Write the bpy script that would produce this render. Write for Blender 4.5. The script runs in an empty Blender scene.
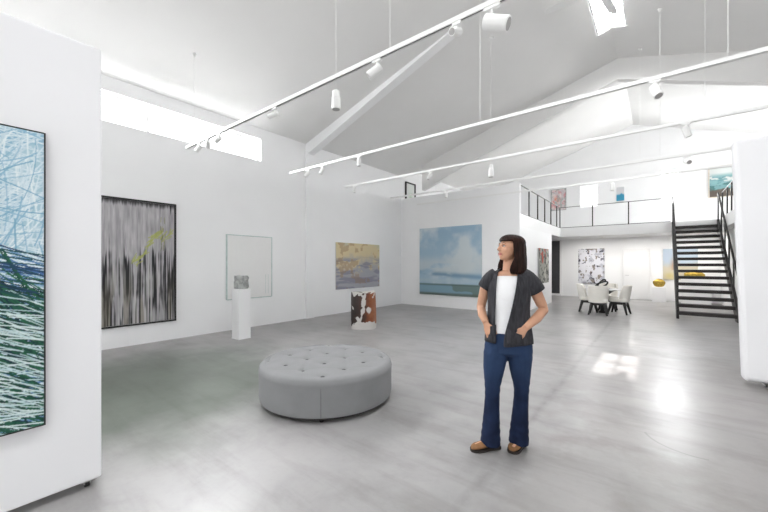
import bpy, bmesh, math, random
import numpy as np
from mathutils import Vector, Matrix, Euler

S = bpy.context.scene
COL = S.collection
PI = math.pi
rnd = random.Random(7)

# ------------------------------------------------------------------ camera
F_PX, HOR, V1, EYE = 348.0, 264.0, 273.0, 1.5
TH = math.atan2(V1, F_PX)
CC, SS = math.cos(TH), math.sin(TH)
cam = bpy.data.cameras.new('camera')
cam.sensor_width = 36.0
cam.lens = 36.0 * F_PX / 768.0
cam.shift_y = (HOR - 256.0) / 768.0
cam.clip_start = 0.05
cam_o = bpy.data.objects.new('camera', cam)
cam_o.location = (0, 0, EYE)
cam_o.rotation_euler = (PI / 2, 0, TH)
COL.objects.link(cam_o)
S.camera = cam_o


def ray(px, py=HOR):
    X = (px - 384) / F_PX
    return X * CC - SS, X * SS + CC, (HOR - py) / F_PX


def x_at(y, px):          # room x of the point of the line y = const seen in column px
    r = ray(px)
    return r[0] / r[1] * y


# ------------------------------------------------------------------ materials
def lin(c):
    return tuple(((v / 12.92) if v <= 0.04045 else ((v + 0.055) / 1.055) ** 2.4) for v in c)


def s8(r, g, b):
    return lin((r / 255, g / 255, b / 255))


def mat(name, col, rough=0.6, metal=0.0, noise=None, bump=0.0, bscale=60, spec=None, coat=0):
    """col linear rgb; noise = (scale, amount) mottling"""
    m = bpy.data.materials.new(name)
    m.use_nodes = True
    nt = m.node_tree
    b = nt.nodes['Principled BSDF']
    b.inputs['Base Color'].default_value = (*col, 1)
    b.inputs['Roughness'].default_value = rough
    b.inputs['Metallic'].default_value = metal
    if spec is not None:
        b.inputs['Specular IOR Level'].default_value = spec
    if coat:
        b.inputs['Coat Weight'].default_value = coat
    tc = nt.nodes.new('ShaderNodeTexCoord')
    if noise:
        n = nt.nodes.new('ShaderNodeTexNoise')
        n.inputs['Scale'].default_value = noise[0]
        n.inputs['Detail'].default_value = 6
        nt.links.new(tc.outputs['Object'], n.inputs['Vector'])
        r = nt.nodes.new('ShaderNodeValToRGB')
        a = noise[1]
        r.color_ramp.elements[0].position = 0.3
        r.color_ramp.elements[1].position = 0.7
        r.color_ramp.elements[0].color = (*[max(0, v * (1 - a)) for v in col], 1)
        r.color_ramp.elements[1].color = (*[min(1, v * (1 + a)) for v in col], 1)
        nt.links.new(n.outputs['Fac'], r.inputs['Fac'])
        nt.links.new(r.outputs['Color'], b.inputs['Base Color'])
    if bump:
        n2 = nt.nodes.new('ShaderNodeTexNoise')
        n2.inputs['Scale'].default_value = bscale
        n2.inputs['Detail'].default_value = 4
        nt.links.new(tc.outputs['Object'], n2.inputs['Vector'])
        bp = nt.nodes.new('ShaderNodeBump')
        bp.inputs['Strength'].default_value = bump
        bp.inputs['Distance'].default_value = 0.01
        nt.links.new(n2.outputs['Fac'], bp.inputs['Height'])
        nt.links.new(bp.outputs['Normal'], b.inputs['Normal'])
    return m


M = {}
M['wall'] = mat('white_wall_paint', (0.88, 0.882, 0.886), 0.7, noise=(1.3, 0.012), bump=0.04, bscale=90, spec=0.3)
M['panel'] = mat('white_panel_paint', (0.80, 0.80, 0.815), 0.6, noise=(1.5, 0.01), bump=0.03, bscale=80, spec=0.3)
M['ceil'] = mat('white_ceiling_paint', (0.80, 0.795, 0.785), 0.85, noise=(1.0, 0.015), spec=0.2)
M['trim'] = mat('white_gloss_paint', (0.84, 0.84, 0.84), 0.4, noise=(3, 0.01))
M['white_metal'] = mat('white_powder_coat', (0.82, 0.82, 0.81), 0.4, noise=(20, 0.01))
M['grey_lens'] = mat('frosted_grey_lens', (0.35, 0.34, 0.33), 0.3, noise=(40, 0.05))
M['slot'] = mat('dark_track_slot', (0.10, 0.10, 0.10), 0.5, noise=(30, 0.05))
M['steel'] = mat('blackened_steel', (0.022, 0.020, 0.020), 0.45, noise=(14, 0.25), spec=0.4)
M['tread'] = mat('dark_stained_tread', (0.02, 0.016, 0.015), 0.55, noise=(9, 0.3))
M['rubber'] = mat('black_rubber', (0.02, 0.02, 0.02), 0.6, noise=(30, 0.2))
M['ott'] = mat('grey_velvet_upholstery', (0.225, 0.227, 0.233), 0.85, noise=(5, 0.05), bump=0.25, bscale=420, spec=0.2)
M['ottbtn'] = mat('grey_button_cloth', (0.05, 0.051, 0.054), 0.85, noise=(40, 0.06))
M['ottseam'] = mat('grey_piping', (0.15, 0.152, 0.158), 0.85, noise=(40, 0.06))
M['foot'] = mat('dark_wood_foot', (0.02, 0.016, 0.014), 0.5, noise=(30, 0.2))
M['plinth'] = mat('white_plinth_paint', (0.84, 0.84, 0.845), 0.55, noise=(4, 0.01))
M['stone'] = mat('grey_cast_stone', (0.36, 0.37, 0.36), 0.7, noise=(14, 0.4), bump=0.5, bscale=30)
M['black_frame'] = mat('black_painted_frame', (0.012, 0.012, 0.012), 0.4, noise=(20, 0.2))
M['pale_wood'] = mat('pale_wood_frame', (0.62, 0.55, 0.46), 0.5, noise=(18, 0.12))
M['white_frame'] = mat('white_lacquer_frame', (0.8, 0.8, 0.79), 0.4, noise=(20, 0.01))
M['dark_door'] = mat('charcoal_door_paint', (0.06, 0.062, 0.066), 0.45, noise=(6, 0.1))
M['chrome'] = mat('brushed_nickel', (0.55, 0.55, 0.55), 0.3, 1.0, noise=(50, 0.05))
M['cream'] = mat('cream_leatherette', (0.78, 0.755, 0.70), 0.5, noise=(10, 0.03), bump=0.06, bscale=200)
M['black_wood'] = mat('black_lacquered_wood', (0.012, 0.011, 0.010), 0.35, noise=(12, 0.3))
M['table_top'] = mat('white_stone_top', (0.72, 0.72, 0.71), 0.2, noise=(6, 0.06))
M['gold'] = mat('hammered_gold', (0.48, 0.33, 0.07), 0.35, 0.85, noise=(14, 0.35), bump=0.4, bscale=28)
M['bronze'] = mat('black_bronze', (0.02, 0.02, 0.02), 0.3, 0.5, noise=(14, 0.3))
M['skin'] = mat('light_skin', (0.53, 0.285, 0.18), 0.5, noise=(14, 0.06), bump=0.03, bscale=150)
M['lips'] = mat('rose_lips', (0.42, 0.14, 0.12), 0.4, noise=(60, 0.05))
M['eyewhite'] = mat('eye_white', (0.7, 0.68, 0.66), 0.2, noise=(60, 0.02))
M['iris'] = mat('brown_iris', (0.03, 0.018, 0.012), 0.2, noise=(90, 0.1))
M['tee'] = mat('white_cotton', (0.80, 0.80, 0.81), 0.85, noise=(18, 0.02), bump=0.3, bscale=26)
M['soil'] = mat('brown_suede', (0.22, 0.105, 0.04), 0.75, noise=(26, 0.25), bump=0.2, bscale=120)
M['sole'] = mat('dark_brown_sole', (0.02, 0.014, 0.011), 0.7, noise=(26, 0.2))


def mat_denim():
    m = mat('indigo_denim', (0.016, 0.045, 0.14), 0.8, noise=(7, 0.5), bump=0.35, bscale=34, spec=0.2)
    nt = m.node_tree
    for n in nt.nodes:
        if n.type == 'VALTORGB':
            n.color_ramp.elements[0].color = (0.005, 0.009, 0.028, 1)
            n.color_ramp.elements[1].color = (0.013, 0.025, 0.066, 1)
            n.color_ramp.elements[0].position = 0.3
            n.color_ramp.elements[1].position = 0.75
    b = nt.nodes['Principled BSDF']
    src = b.inputs['Base Color'].links[0].from_socket
    tc = nt.nodes['Texture Coordinate']
    sp_ = nt.nodes.new('ShaderNodeSeparateXYZ')
    nt.links.new(tc.outputs['Object'], sp_.inputs[0])
    rp = nt.nodes.new('ShaderNodeValToRGB')           # worn, faded thighs
    rp.color_ramp.elements[0].position = 0.42
    rp.color_ramp.elements[0].color = (0, 0, 0, 1)
    rp.color_ramp.elements[1].position = 0.64
    rp.color_ramp.elements[1].color = (0.32, 0.32, 0.32, 1)
    nt.links.new(sp_.outputs[2], rp.inputs['Fac'])
    mx = nt.nodes.new('ShaderNodeMix')
    mx.data_type = 'RGBA'
    nt.links.new(rp.outputs['Color'], mx.inputs[0])
    nt.links.new(src, mx.inputs[6])
    mx.inputs[7].default_value = (0.040, 0.082, 0.175, 1)
    nt.links.new(mx.outputs[2], b.inputs['Base Color'])
    return m


M['denim'] = mat_denim()


def mat_streak(name, c0, c1, scale, rough, zs=0.12, bump=0.4):
    m = bpy.data.materials.new(name)
    m.use_nodes = True
    nt = m.node_tree
    b = nt.nodes['Principled BSDF']
    tc = nt.nodes.new('ShaderNodeTexCoord')
    mp = nt.nodes.new('ShaderNodeMapping')
    mp.inputs['Scale'].default_value = (1, 1, zs)
    n = nt.nodes.new('ShaderNodeTexNoise')
    n.inputs['Scale'].default_value = scale
    n.inputs['Detail'].default_value = 5
    r = nt.nodes.new('ShaderNodeValToRGB')
    r.color_ramp.elements[0].color = (*c0, 1)
    r.color_ramp.elements[1].color = (*c1, 1)
    r.color_ramp.elements[0].position = 0.35
    r.color_ramp.elements[1].position = 0.7
    bp = nt.nodes.new('ShaderNodeBump')
    bp.inputs['Strength'].default_value = bump
    bp.inputs['Distance'].default_value = 0.01
    L = nt.links.new
    L(tc.outputs['Object'], mp.inputs['Vector'])
    L(mp.outputs['Vector'], n.inputs['Vector'])
    L(n.outputs['Fac'], r.inputs['Fac'])
    L(r.outputs['Color'], b.inputs['Base Color'])
    L(n.outputs['Fac'], bp.inputs['Height'])
    L(bp.outputs['Normal'], b.inputs['Normal'])
    b.inputs['Roughness'].default_value = rough
    return m


M['hair'] = mat_streak('dark_brown_hair', (0.006, 0.0022, 0.0014), (0.030, 0.009, 0.005), 90, 0.55)
M['hair'].node_tree.nodes['Principled BSDF'].inputs['Specular IOR Level'].default_value = 0.15
M['vest'] = mat_streak('charcoal_slub_knit', (0.015, 0.015, 0.019), (0.040, 0.039, 0.046), 60, 0.9, 0.2, 0.6)


def mat_glass():
    m = bpy.data.materials.new('clear_window_glass')
    m.use_nodes = True
    nt = m.node_tree
    nt.nodes.remove(nt.nodes['Principled BSDF'])
    out = nt.nodes['Material Output']
    t = nt.nodes.new('ShaderNodeBsdfTransparent')
    g = nt.nodes.new('ShaderNodeBsdfGlossy')
    g.inputs['Roughness'].default_value = 0.02
    lw = nt.nodes.new('ShaderNodeLayerWeight')
    lw.inputs['Blend'].default_value = 0.5
    f = nt.nodes.new('ShaderNodeMath')
    f.operation = 'POWER'
    f.inputs[1].default_value = 5.0
    nt.links.new(lw.outputs['Facing'], f.inputs[0])
    mx = nt.nodes.new('ShaderNodeMixShader')
    nt.links.new(f.outputs[0], mx.inputs['Fac'])
    nt.links.new(t.outputs['BSDF'], mx.inputs[1])
    nt.links.new(g.outputs['BSDF'], mx.inputs[2])
    nt.links.new(mx.outputs['Shader'], out.inputs['Surface'])
    return m


M['glass'] = mat_glass()


def mat_acrylic():
    m = mat('pale_green_acrylic', (0.70, 0.76, 0.75), 0.15, noise=(4, 0.02))
    return m


M['acrylic'] = mat_acrylic()


def mat_floor():
    m = bpy.data.materials.new('polished_concrete')
    m.use_nodes = True
    nt = m.node_tree
    N, L = nt.nodes.new, nt.links.new
    b = nt.nodes['Principled BSDF']
    tc = N('ShaderNodeTexCoord')

    def noise(scale, det=6, dist=0.0, rough=0.55, vec=None):
        n = N('ShaderNodeTexNoise')
        n.inputs['Scale'].default_value = scale
        n.inputs['Detail'].default_value = det
        n.inputs['Distortion'].default_value = dist
        n.inputs['Roughness'].default_value = rough
        L(vec or tc.outputs['Object'], n.inputs['Vector'])
        return n.outputs['Fac']

    def ramp(fac, stops):
        r = N('ShaderNodeValToRGB')
        while len(r.color_ramp.elements) < len(stops):
            r.color_ramp.elements.new(0.5)
        for e, (p, c) in zip(r.color_ramp.elements, stops):
            e.position = p
            e.color = (*c, 1)
        L(fac, r.inputs['Fac'])
        return r.outputs['Color']

    def math_(op, a, bb=None, clamp=False, cadd=0.14):
        n = N('ShaderNodeMath')
        n.operation = op
        n.use_clamp = clamp
        if op == 'MULTIPLY_ADD':
            n.inputs[2].default_value = cadd
        for i, v in enumerate((a, bb)):
            if v is None:
                continue
            if isinstance(v, (int, float)):
                n.inputs[i].default_value = v
            else:
                L(v, n.inputs[i])
        return n.outputs[0]

    def mixc(fac, a, bb, mode='MIX'):
        n = N('ShaderNodeMix')
        n.data_type = 'RGBA'
        n.blend_type = mode
        if isinstance(fac, (int, float)):
            n.inputs[0].default_value = fac
        else:
            L(fac, n.inputs[0])
        for sck, v in ((n.inputs[6], a), (n.inputs[7], bb)):
            if isinstance(v, tuple):
                sck.default_value = (*v, 1)
            else:
                L(v, sck)
        return n.outputs[2]

    big = noise(0.55, 5, 0.6)
    mid = noise(2.0, 8, 0.3, 0.6)
    fine = noise(22, 6, 0, 0.7)
    c = ramp(big, [(0.32, (0.262, 0.259, 0.256)), (0.52, (0.310, 0.303, 0.303)), (0.7, (0.348, 0.338, 0.336))])
    c2 = ramp(mid, [(0.30, (0.80, 0.795, 0.79)), (0.5, (1, 1, 1)), (0.7, (1.08, 1.08, 1.08))])
    c = mixc(0.8, c, c2, 'MULTIPLY')
    c3 = ramp(fine, [(0.25, (0.90, 0.90, 0.90)), (0.5, (1, 1, 1))])
    c = mixc(0.6, c, c3, 'MULTIPLY')
    # scuffed trowel marks: stretched dark scratches
    mp = N('ShaderNodeMapping')
    mp.inputs['Rotation'].default_value = (0, 0, 0.5)
    mp.inputs['Scale'].default_value = (0.7, 4.5, 1)
    L(tc.outputs['Object'], mp.inputs['Vector'])
    scr = noise(1.2, 6, 0.2, 0.6, mp.outputs['Vector'])
    sc = ramp(scr, [(0.28, (0.74, 0.725, 0.71)), (0.52, (1, 1, 1))])
    c = mixc(0.75, c, sc, 'MULTIPLY')
    # saw-cut joints
    sep = N('ShaderNodeSeparateXYZ')
    L(tc.outputs['Object'], sep.inputs[0])

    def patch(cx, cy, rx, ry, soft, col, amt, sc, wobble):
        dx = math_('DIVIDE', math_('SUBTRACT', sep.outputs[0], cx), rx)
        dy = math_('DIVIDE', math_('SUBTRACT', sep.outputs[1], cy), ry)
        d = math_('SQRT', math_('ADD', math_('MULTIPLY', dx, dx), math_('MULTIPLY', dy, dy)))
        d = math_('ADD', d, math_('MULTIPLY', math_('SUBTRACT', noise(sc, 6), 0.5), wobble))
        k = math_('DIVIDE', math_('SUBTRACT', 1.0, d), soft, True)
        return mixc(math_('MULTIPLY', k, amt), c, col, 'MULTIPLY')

    c = patch(-5.0, 1.6, 2.2, 2.3, 0.45, (0.43, 0.50, 0.43), 1.0, 1.3, 0.9)  # greenish concrete tone, with shade and dull reflection darkened into it
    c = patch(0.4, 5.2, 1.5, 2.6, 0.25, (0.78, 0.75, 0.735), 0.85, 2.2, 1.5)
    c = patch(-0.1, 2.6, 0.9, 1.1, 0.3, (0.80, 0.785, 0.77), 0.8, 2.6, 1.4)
    wob = math_('MULTIPLY', math_('SUBTRACT', noise(3.0, 4), 0.5), 0.05)
    jx = math_('ABSOLUTE', math_('ADD', math_('ADD', sep.outputs[0], 0.955), wob))
    j1 = math_('SUBTRACT', 1.0, math_('DIVIDE', jx, 0.06), True)
    jn = ramp(noise(5.0, 5), [(0.35, (0.15, 0.15, 0.15)), (0.65, (1, 1, 1))])
    j1 = math_('MULTIPLY', j1, jn)
    c = mixc(math_('MULTIPLY', j1, 0.75), c, (0.16, 0.155, 0.15))
    # one long curved scuff line
    ax = math_('SUBTRACT', sep.outputs[0], 0.247)
    ay = math_('SUBTRACT', sep.outputs[1], 3.964)
    ad = math_('ABSOLUTE', math_('SUBTRACT', math_('SQRT', math_('ADD', math_('MULTIPLY', ax, ax), math_('MULTIPLY', ay, ay))), 0.341))
    ex = math_('SUBTRACT', sep.outputs[0], 0.064)
    ey = math_('SUBTRACT', sep.outputs[1], 3.676)
    near = math_('LESS_THAN', math_('ADD', math_('MULTIPLY', ex, ex), math_('MULTIPLY', ey, ey)), 0.065)
    arc = math_('MULTIPLY', math_('SUBTRACT', 1.0, math_('DIVIDE', ad, 0.014), True), near)
    c = mixc(math_('MULTIPLY', arc, 0.75), c, (0.14, 0.135, 0.13))
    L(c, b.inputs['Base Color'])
    rr = math_('MULTIPLY_ADD', noise(1.1, 3), 0.18, cadd=0.245)
    L(rr, b.inputs['Roughness'])
    b.inputs['Specular IOR Level'].default_value = 0.5
    bp = N('ShaderNodeBump')
    bp.inputs['Strength'].default_value = 0.22
    bp.inputs['Distance'].default_value = 0.01
    L(mid, bp.inputs['Height'])
    L(bp.outputs['Normal'], b.inputs['Normal'])
    return m


M['floor'] = mat_floor()


def mat_paint_attr(name, rough=0.6):
    m = bpy.data.materials.new(name)
    m.use_nodes = True
    nt = m.node_tree
    b = nt.nodes['Principled BSDF']
    a = nt.nodes.new('ShaderNodeVertexColor')
    a.layer_name = 'pigment'
    nt.links.new(a.outputs['Color'], b.inputs['Base Color'])
    b.inputs['Roughness'].default_value = rough
    b.inputs['Specular IOR Level'].default_value = 0.3
    return m


M['pigment'] = mat_paint_attr('painted_pigment', 0.6)


def mat_stump():
    m = bpy.data.materials.new('red_brown_wood_with_white_plaster')
    m.use_nodes = True
    nt = m.node_tree
    N, L = nt.nodes.new, nt.links.new
    b = nt.nodes['Principled BSDF']
    tc = N('ShaderNodeTexCoord')

    def noise(scale, det, dist=0.0):
        n = N('ShaderNodeTexNoise')
        n.inputs['Scale'].default_value = scale
        n.inputs['Detail'].default_value = det
        n.inputs['Distortion'].default_value = dist
        L(tc.outputs['Object'], n.inputs['Vector'])
        return n.outputs['Fac']

    def op(kind, a, bb=0.0, cc=None, clamp=False):
        n = N('ShaderNodeMath')
        n.operation = kind
        n.use_clamp = clamp
        for i, v in enumerate((a, bb, cc)):
            if v is None:
                continue
            if isinstance(v, (int, float)):
                n.inputs[i].default_value = v
            else:
                L(v, n.inputs[i])
        return n.outputs[0]

    sep = N('ShaderNodeSeparateXYZ')
    L(tc.outputs['Object'], sep.inputs[0])
    x, y, z = sep.outputs
    p = op('ADD', op('MULTIPLY', x, 0.75), op('MULTIPLY', y, 0.66))
    fr_ = op('SUBTRACT', noise(5.5, 4), 0.5)
    # wood: dark on one side, red-brown on the other, streaked
    r = N('ShaderNodeValToRGB')
    for _ in range(2):
        r.color_ramp.elements.new(0.5)
    for e, (q, c4) in zip(r.color_ramp.elements, ((0.25, (0.022, 0.012, 0.010)), (0.48, (0.05, 0.018, 0.010)), (0.62, (0.20, 0.055, 0.018)), (0.85, (0.30, 0.11, 0.045)))):
        e.position = q
        e.color = (*c4, 1)
    L(op('ADD', op('MULTIPLY_ADD', p, 1.2, 0.5), op('MULTIPLY', fr_, 0.55)), r.inputs['Fac'])
    # plaster: foot, rim, a run down the middle, one blob, and stray splashes
    foot = op('SUBTRACT', op('MULTIPLY_ADD', fr_, 0.55, 0.17), z)
    rim = op('SUBTRACT', z, op('MULTIPLY_ADD', fr_, -0.5, 0.80))
    cen = op('MULTIPLY_ADD', z, 0.22, -0.125)
    run = op('SUBTRACT', op('MULTIPLY_ADD', fr_, 0.22, 0.045), op('ABSOLUTE', op('ADD', op('SUBTRACT', p, cen), op('MULTIPLY', op('SUBTRACT', noise(3.0, 2), 0.5), 0.25))))
    bx = op('SUBTRACT', p, 0.11)
    bz = op('SUBTRACT', z, 0.46)
    blob = op('SUBTRACT', op('MULTIPLY_ADD', fr_, 0.15, 0.065), op('SQRT', op('ADD', op('MULTIPLY', bx, bx), op('MULTIPLY', op('MULTIPLY', bz, bz), 0.5))))
    stray = op('SUBTRACT', noise(3.6, 3, 0.6), 0.66)
    best = op('MAXIMUM', op('MAXIMUM', foot, rim), op('MAXIMUM', op('MAXIMUM', run, blob), stray))
    th = N('ShaderNodeValToRGB')
    th.color_ramp.elements[0].position = 0.0
    th.color_ramp.elements[1].position = 0.012
    L(best, th.inputs['Fac'])
    mx = N('ShaderNodeMix'); mx.data_type = 'RGBA'
    L(th.outputs['Color'], mx.inputs[0])
    L(r.outputs['Color'], mx.inputs[6])
    mx.inputs[7].default_value = (0.56, 0.54, 0.52, 1)
    L(mx.outputs[2], b.inputs['Base Color'])
    bp = N('ShaderNodeBump'); bp.inputs['Strength'].default_value = 0.6; bp.inputs['Distance'].default_value = 0.02
    L(th.outputs['Color'], bp.inputs['Height'])
    L(bp.outputs['Normal'], b.inputs['Normal'])
    b.inputs['Roughness'].default_value = 0.5
    return m


M['stump'] = mat_stump()


# ------------------------------------------------------------------ mesh helpers
class MB:
    def __init__(s):
        s.v, s.f = [], []

    def add(s, vs, fs):
        o = len(s.v)
        s.v += [tuple(p) for p in vs]
        s.f += [tuple(i + o for i in f) for f in fs]
        return s

    def box(s, x0, y0, z0, x1, y1, z1, mtx=None):
        vs = [Vector(p) for p in ((x0, y0, z0), (x1, y0, z0), (x1, y1, z0), (x0, y1, z0),
                                  (x0, y0, z1), (x1, y0, z1), (x1, y1, z1), (x0, y1, z1))]
        if mtx is not None:
            vs = [mtx @ p for p in vs]
        return s.add(vs, [(0, 3, 2, 1), (4, 5, 6, 7), (0, 1, 5, 4), (1, 2, 6, 5), (2, 3, 7, 6), (3, 0, 4, 7)])

    def bar(s, p0, p1, w, h=None, up=(0, 0, 1)):
        """rectangular bar from p0 to p1, w across, h along up"""
        h = h or w
        p0, p1 = Vector(p0), Vector(p1)
        d = (p1 - p0).normalized()
        u = Vector(up)
        if abs(d.dot(u)) > 0.98:
            u = Vector((0, 1, 0))
        a = d.cross(u).normalized()
        u = a.cross(d)
        q = []
        for p in (p0, p1):
            for sa, su in ((-1, -1), (1, -1), (1, 1), (-1, 1)):
                q.append(p + a * sa * w / 2 + u * su * h / 2)
        return s.add(q, [(0, 1, 2, 3), (7, 6, 5, 4), (0, 4, 5, 1), (1, 5, 6, 2), (2, 6, 7, 3), (3, 7, 4, 0)])

    def loft(s, rings, cap0=True, cap1=True, closed=True):
        n = len(rings[0])
        vs = [p for r in rings for p in r]
        fs = []
        for i in range(len(rings) - 1):
            for j in range(n if closed else n - 1):
                a, b = i * n + j, i * n + (j + 1) % n
                fs.append((a, b, b + n, a + n))
        if cap0:
            fs.append(tuple(reversed(range(n))))
        if cap1:
            fs.append(tuple(range((len(rings) - 1) * n, len(rings) * n)))
        return s.add(vs, fs)

    def tube(s, pts, rad, n=12, flat=1.0, ref=(0, 1, 0), caps=True):
        pts = [Vector(p) for p in pts]
        if not hasattr(rad, '__len__'):
            rad = [rad] * len(pts)
        rings = []
        ref = Vector(ref)
        for i, p in enumerate(pts):
            d = (pts[min(i + 1, len(pts) - 1)] - pts[max(i - 1, 0)]).normalized()
            u = ref
            if abs(d.dot(u)) > 0.95:
                u = Vector((1, 0, 0)) if abs(d.x) < 0.9 else Vector((0, 0, 1))
            a = d.cross(u).normalized()
            b2 = a.cross(d)
            rings.append([p + a * math.cos(2 * PI * k / n) * rad[i] - b2 * math.sin(2 * PI * k / n) * rad[i] * flat
                          for k in range(n)])
        return s.loft(rings, caps, caps)

    def lathe(s, prof, n=32, c=(0, 0, 0), cap0=True, cap1=True):
        rings = [[(c[0] + r * math.cos(2 * PI * k / n), c[1] + r * math.sin(2 * PI * k / n), c[2] + z) for k in range(n)]
                 for r, z in prof]
        return s.loft(rings, cap0, cap1)

    def ell(s, c, r, mtx=None, n=20, m=12):
        c = Vector(c)
        rings = []
        for i in range(1, m):
            a = PI * i / m
            ring = []
            for k in range(n):
                b = 2 * PI * k / n
                p = Vector((r[0] * math.sin(a) * math.cos(b), r[1] * math.sin(a) * math.sin(b), -r[2] * math.cos(a)))
                ring.append(c + p)
            rings.append(ring)
        o = len(s.v)
        if mtx is not None:
            rings = [[mtx @ p for p in rg] for rg in rings]
        return s.loft(rings)

    def mesh(s, name):
        me = bpy.data.meshes.new(name)
        me.from_pydata(s.v, [], s.f)
        me.validate()
        bm = bmesh.new()
        bm.from_mesh(me)
        bmesh.ops.recalc_face_normals(bm, faces=bm.faces)
        bm.to_mesh(me)
        bm.free()
        return me

    def build(s, name, m, parent=None, smooth=False, bevel=0.0, subsurf=0, segs=2, solid=0.0, soft=None):
        return link(name, s.mesh(name), m, parent, smooth, bevel, subsurf, segs, solid, soft)


def link(name, me, m, parent=None, smooth=False, bevel=0.0, subsurf=0, segs=2, solid=0.0, soft=None):
    o = bpy.data.objects.new(name, me)
    if m is not None:
        me.materials.append(m)
    COL.objects.link(o)
    if parent is not None:
        o.parent = parent
    if smooth:
        me.polygons.foreach_set('use_smooth', [True] * len(me.polygons))
        if soft:
            me.set_sharp_from_angle(angle=soft)
    if solid:
        md = o.modifiers.new('shell', 'SOLIDIFY')
        md.thickness = abs(solid)
        md.offset = -1 if solid > 0 else 1
    if bevel:
        md = o.modifiers.new('round', 'BEVEL')
        md.width = bevel
        md.segments = segs
        md.limit_method = 'ANGLE'
        md.angle_limit = math.radians(40)
    if subsurf:
        md = o.modifiers.new('sub', 'SUBSURF')
        md.levels = md.render_levels = subsurf
    return o


def remeshed(mb, name, voxel, smooth=4):
    me = mb.mesh(name + '_tmp')
    o = bpy.data.objects.new(name + '_tmp', me)
    COL.objects.link(o)
    r = o.modifiers.new('r', 'REMESH')
    r.mode = 'VOXEL'
    r.voxel_size = voxel
    if smooth:
        sm = o.modifiers.new('s', 'SMOOTH')
        sm.factor = 0.5
        sm.iterations = smooth
    dg = bpy.context.evaluated_depsgraph_get()
    dg.update()
    out = bpy.data.meshes.new_from_object(o.evaluated_get(dg), depsgraph=dg)
    out.name = name
    bpy.data.objects.remove(o)
    return out


def thing(name, label, cat, loc=(0, 0, 0), rz=0.0, group=None):
    o = bpy.data.objects.new(name, None)
    o.empty_display_size = 0.1
    o.location = loc
    o.rotation_euler = (0, 0, rz)
    COL.objects.link(o)
    return tag(o, label, cat, group)


def tag(o, label, cat, group=None):
    o['label'] = label
    o['category'] = cat
    if group:
        o['group'] = group
    return o


def struct(o):
    o['kind'] = 'structure'
    return o


def copy_tree(o, parent=None):
    c = o.copy()
    COL.objects.link(c)
    if parent is not None:
        c.parent = parent
    for ch in list(o.children):
        copy_tree(ch, c)
    return c


# ------------------------------------------------------------------ the building
XL, XR, YF, YB = -7.6, 5.9, -6.0, 18.2          # hall: wall faces
XRG = -0.80                                     # ridge
ZE, ZR = 4.80, 6.82                             # eaves, ridge
SL = (ZR - ZE) / (XRG - XL)
T = 0.22


YBAY = 10.9                                     # the loft bay beyond has a taller roof
ZR2, SL2 = 7.43, 0.335


def roof_z(x, y=0.0):
    if y > YBAY:
        return ZR2 - SL2 * abs(x - XRG)
    return ZR - SL * abs(x - XRG)


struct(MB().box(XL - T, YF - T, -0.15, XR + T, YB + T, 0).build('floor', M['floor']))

# wall_left with the clerestory strip opening
CY0, CY1, CZ0, CZ1 = -4.6, 4.83, 4.01, 4.545
w = MB()
w.box(XL - T, YF - T, 0, XL, YB + T, CZ0)
w.box(XL - T, YF - T, CZ0, XL, CY0, CZ1).box(XL - T, CY1, CZ0, XL, YB + T, CZ1)
w.box(XL - T, YF - T, CZ1, XL, YB + T, ZE + 0.0).box(XL - T, YBAY, ZE, XL, YB + T, 5.18)
struct(w.build('wall_left', M['wall']))


def gable(y0, y1, holes, name):
    """pentagonal end wall between y0 and y1 with rectangular holes (x0, x1, z0, z1)"""
    mb = MB()
    xs = sorted({XL - T, XRG, XR + T} | {h[0] for h in holes} | {h[1] for h in holes})
    for a, b in zip(xs[:-1], xs[1:]):
        hs = sorted([h for h in holes if h[0] <= a + 1e-6 and h[1] >= b - 1e-6], key=lambda h: h[2])
        z = 0.0
        for h in hs:
            if h[2] > z + 1e-6:
                mb.box(a, y0, z, b, y1, h[2])
            z = h[3]
        za, zb = roof_z(a, y0) + 0.06, roof_z(b, y0) + 0.06
        mb.add([(a, y0, z), (b, y0, z), (b, y1, z), (a, y1, z), (a, y0, za), (b, y0, zb), (b, y1, zb), (a, y1, za)],
               [(0, 3, 2, 1), (4, 5, 6, 7), (0, 1, 5, 4), (1, 2, 6, 5), (2, 3, 7, 6), (3, 0, 4, 7)])
    return struct(mb.build(name, M['wall']))


LW1 = (-2.77, -2.08, 4.10, 5.05)
LW2 = (0.13, 0.75, 3.93, 5.27)
gable(YB, YB + T, [LW1, LW2], 'wall_back')
FW1 = (-6.8, -4.4, 0.9, 2.3)  # unseen front windows, added to let fill light in
FW2 = (-2.6, 1.8, 0.9, 2.3)
gable(YF - T, YF, [FW1, FW2], 'wall_front')
# wall_right with two unseen windows added to light the loft and hall
RW = (12.2, 16.6, 3.5, 4.55)
RW2 = (-3.5, 4.5, 3.6, 4.55)
w = MB()
w.box(XR, YF - T, 0, XR + T, YB + T, RW[2])
w.box(XR, YF - T, RW[2], XR + T, RW2[0], RW[3]).box(XR, RW2[1], RW[2], XR + T, RW[0], RW[3])
w.box(XR, RW2[0], RW[2], XR + T, RW2[1], RW2[2])
w.box(XR, RW[1], RW[2], XR + T, YB + T, RW[3]).box(XR, YF - T, RW[3], XR + T, YB + T, roof_z(XR) + 0.05).box(XR, YBAY, roof_z(XR) + 0.05, XR + T, YB + T, roof_z(XR, 12) + 0.05)
struct(w.build('wall_right', M['wall']))

# ceiling: two slopes, skylight hole astride the ridge
SKX = 0.29
SKYS = [(-2.4, -0.8), (2.7, 4.3), (7.80, 9.32)]  # first two lie out of view, added for top light


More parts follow.
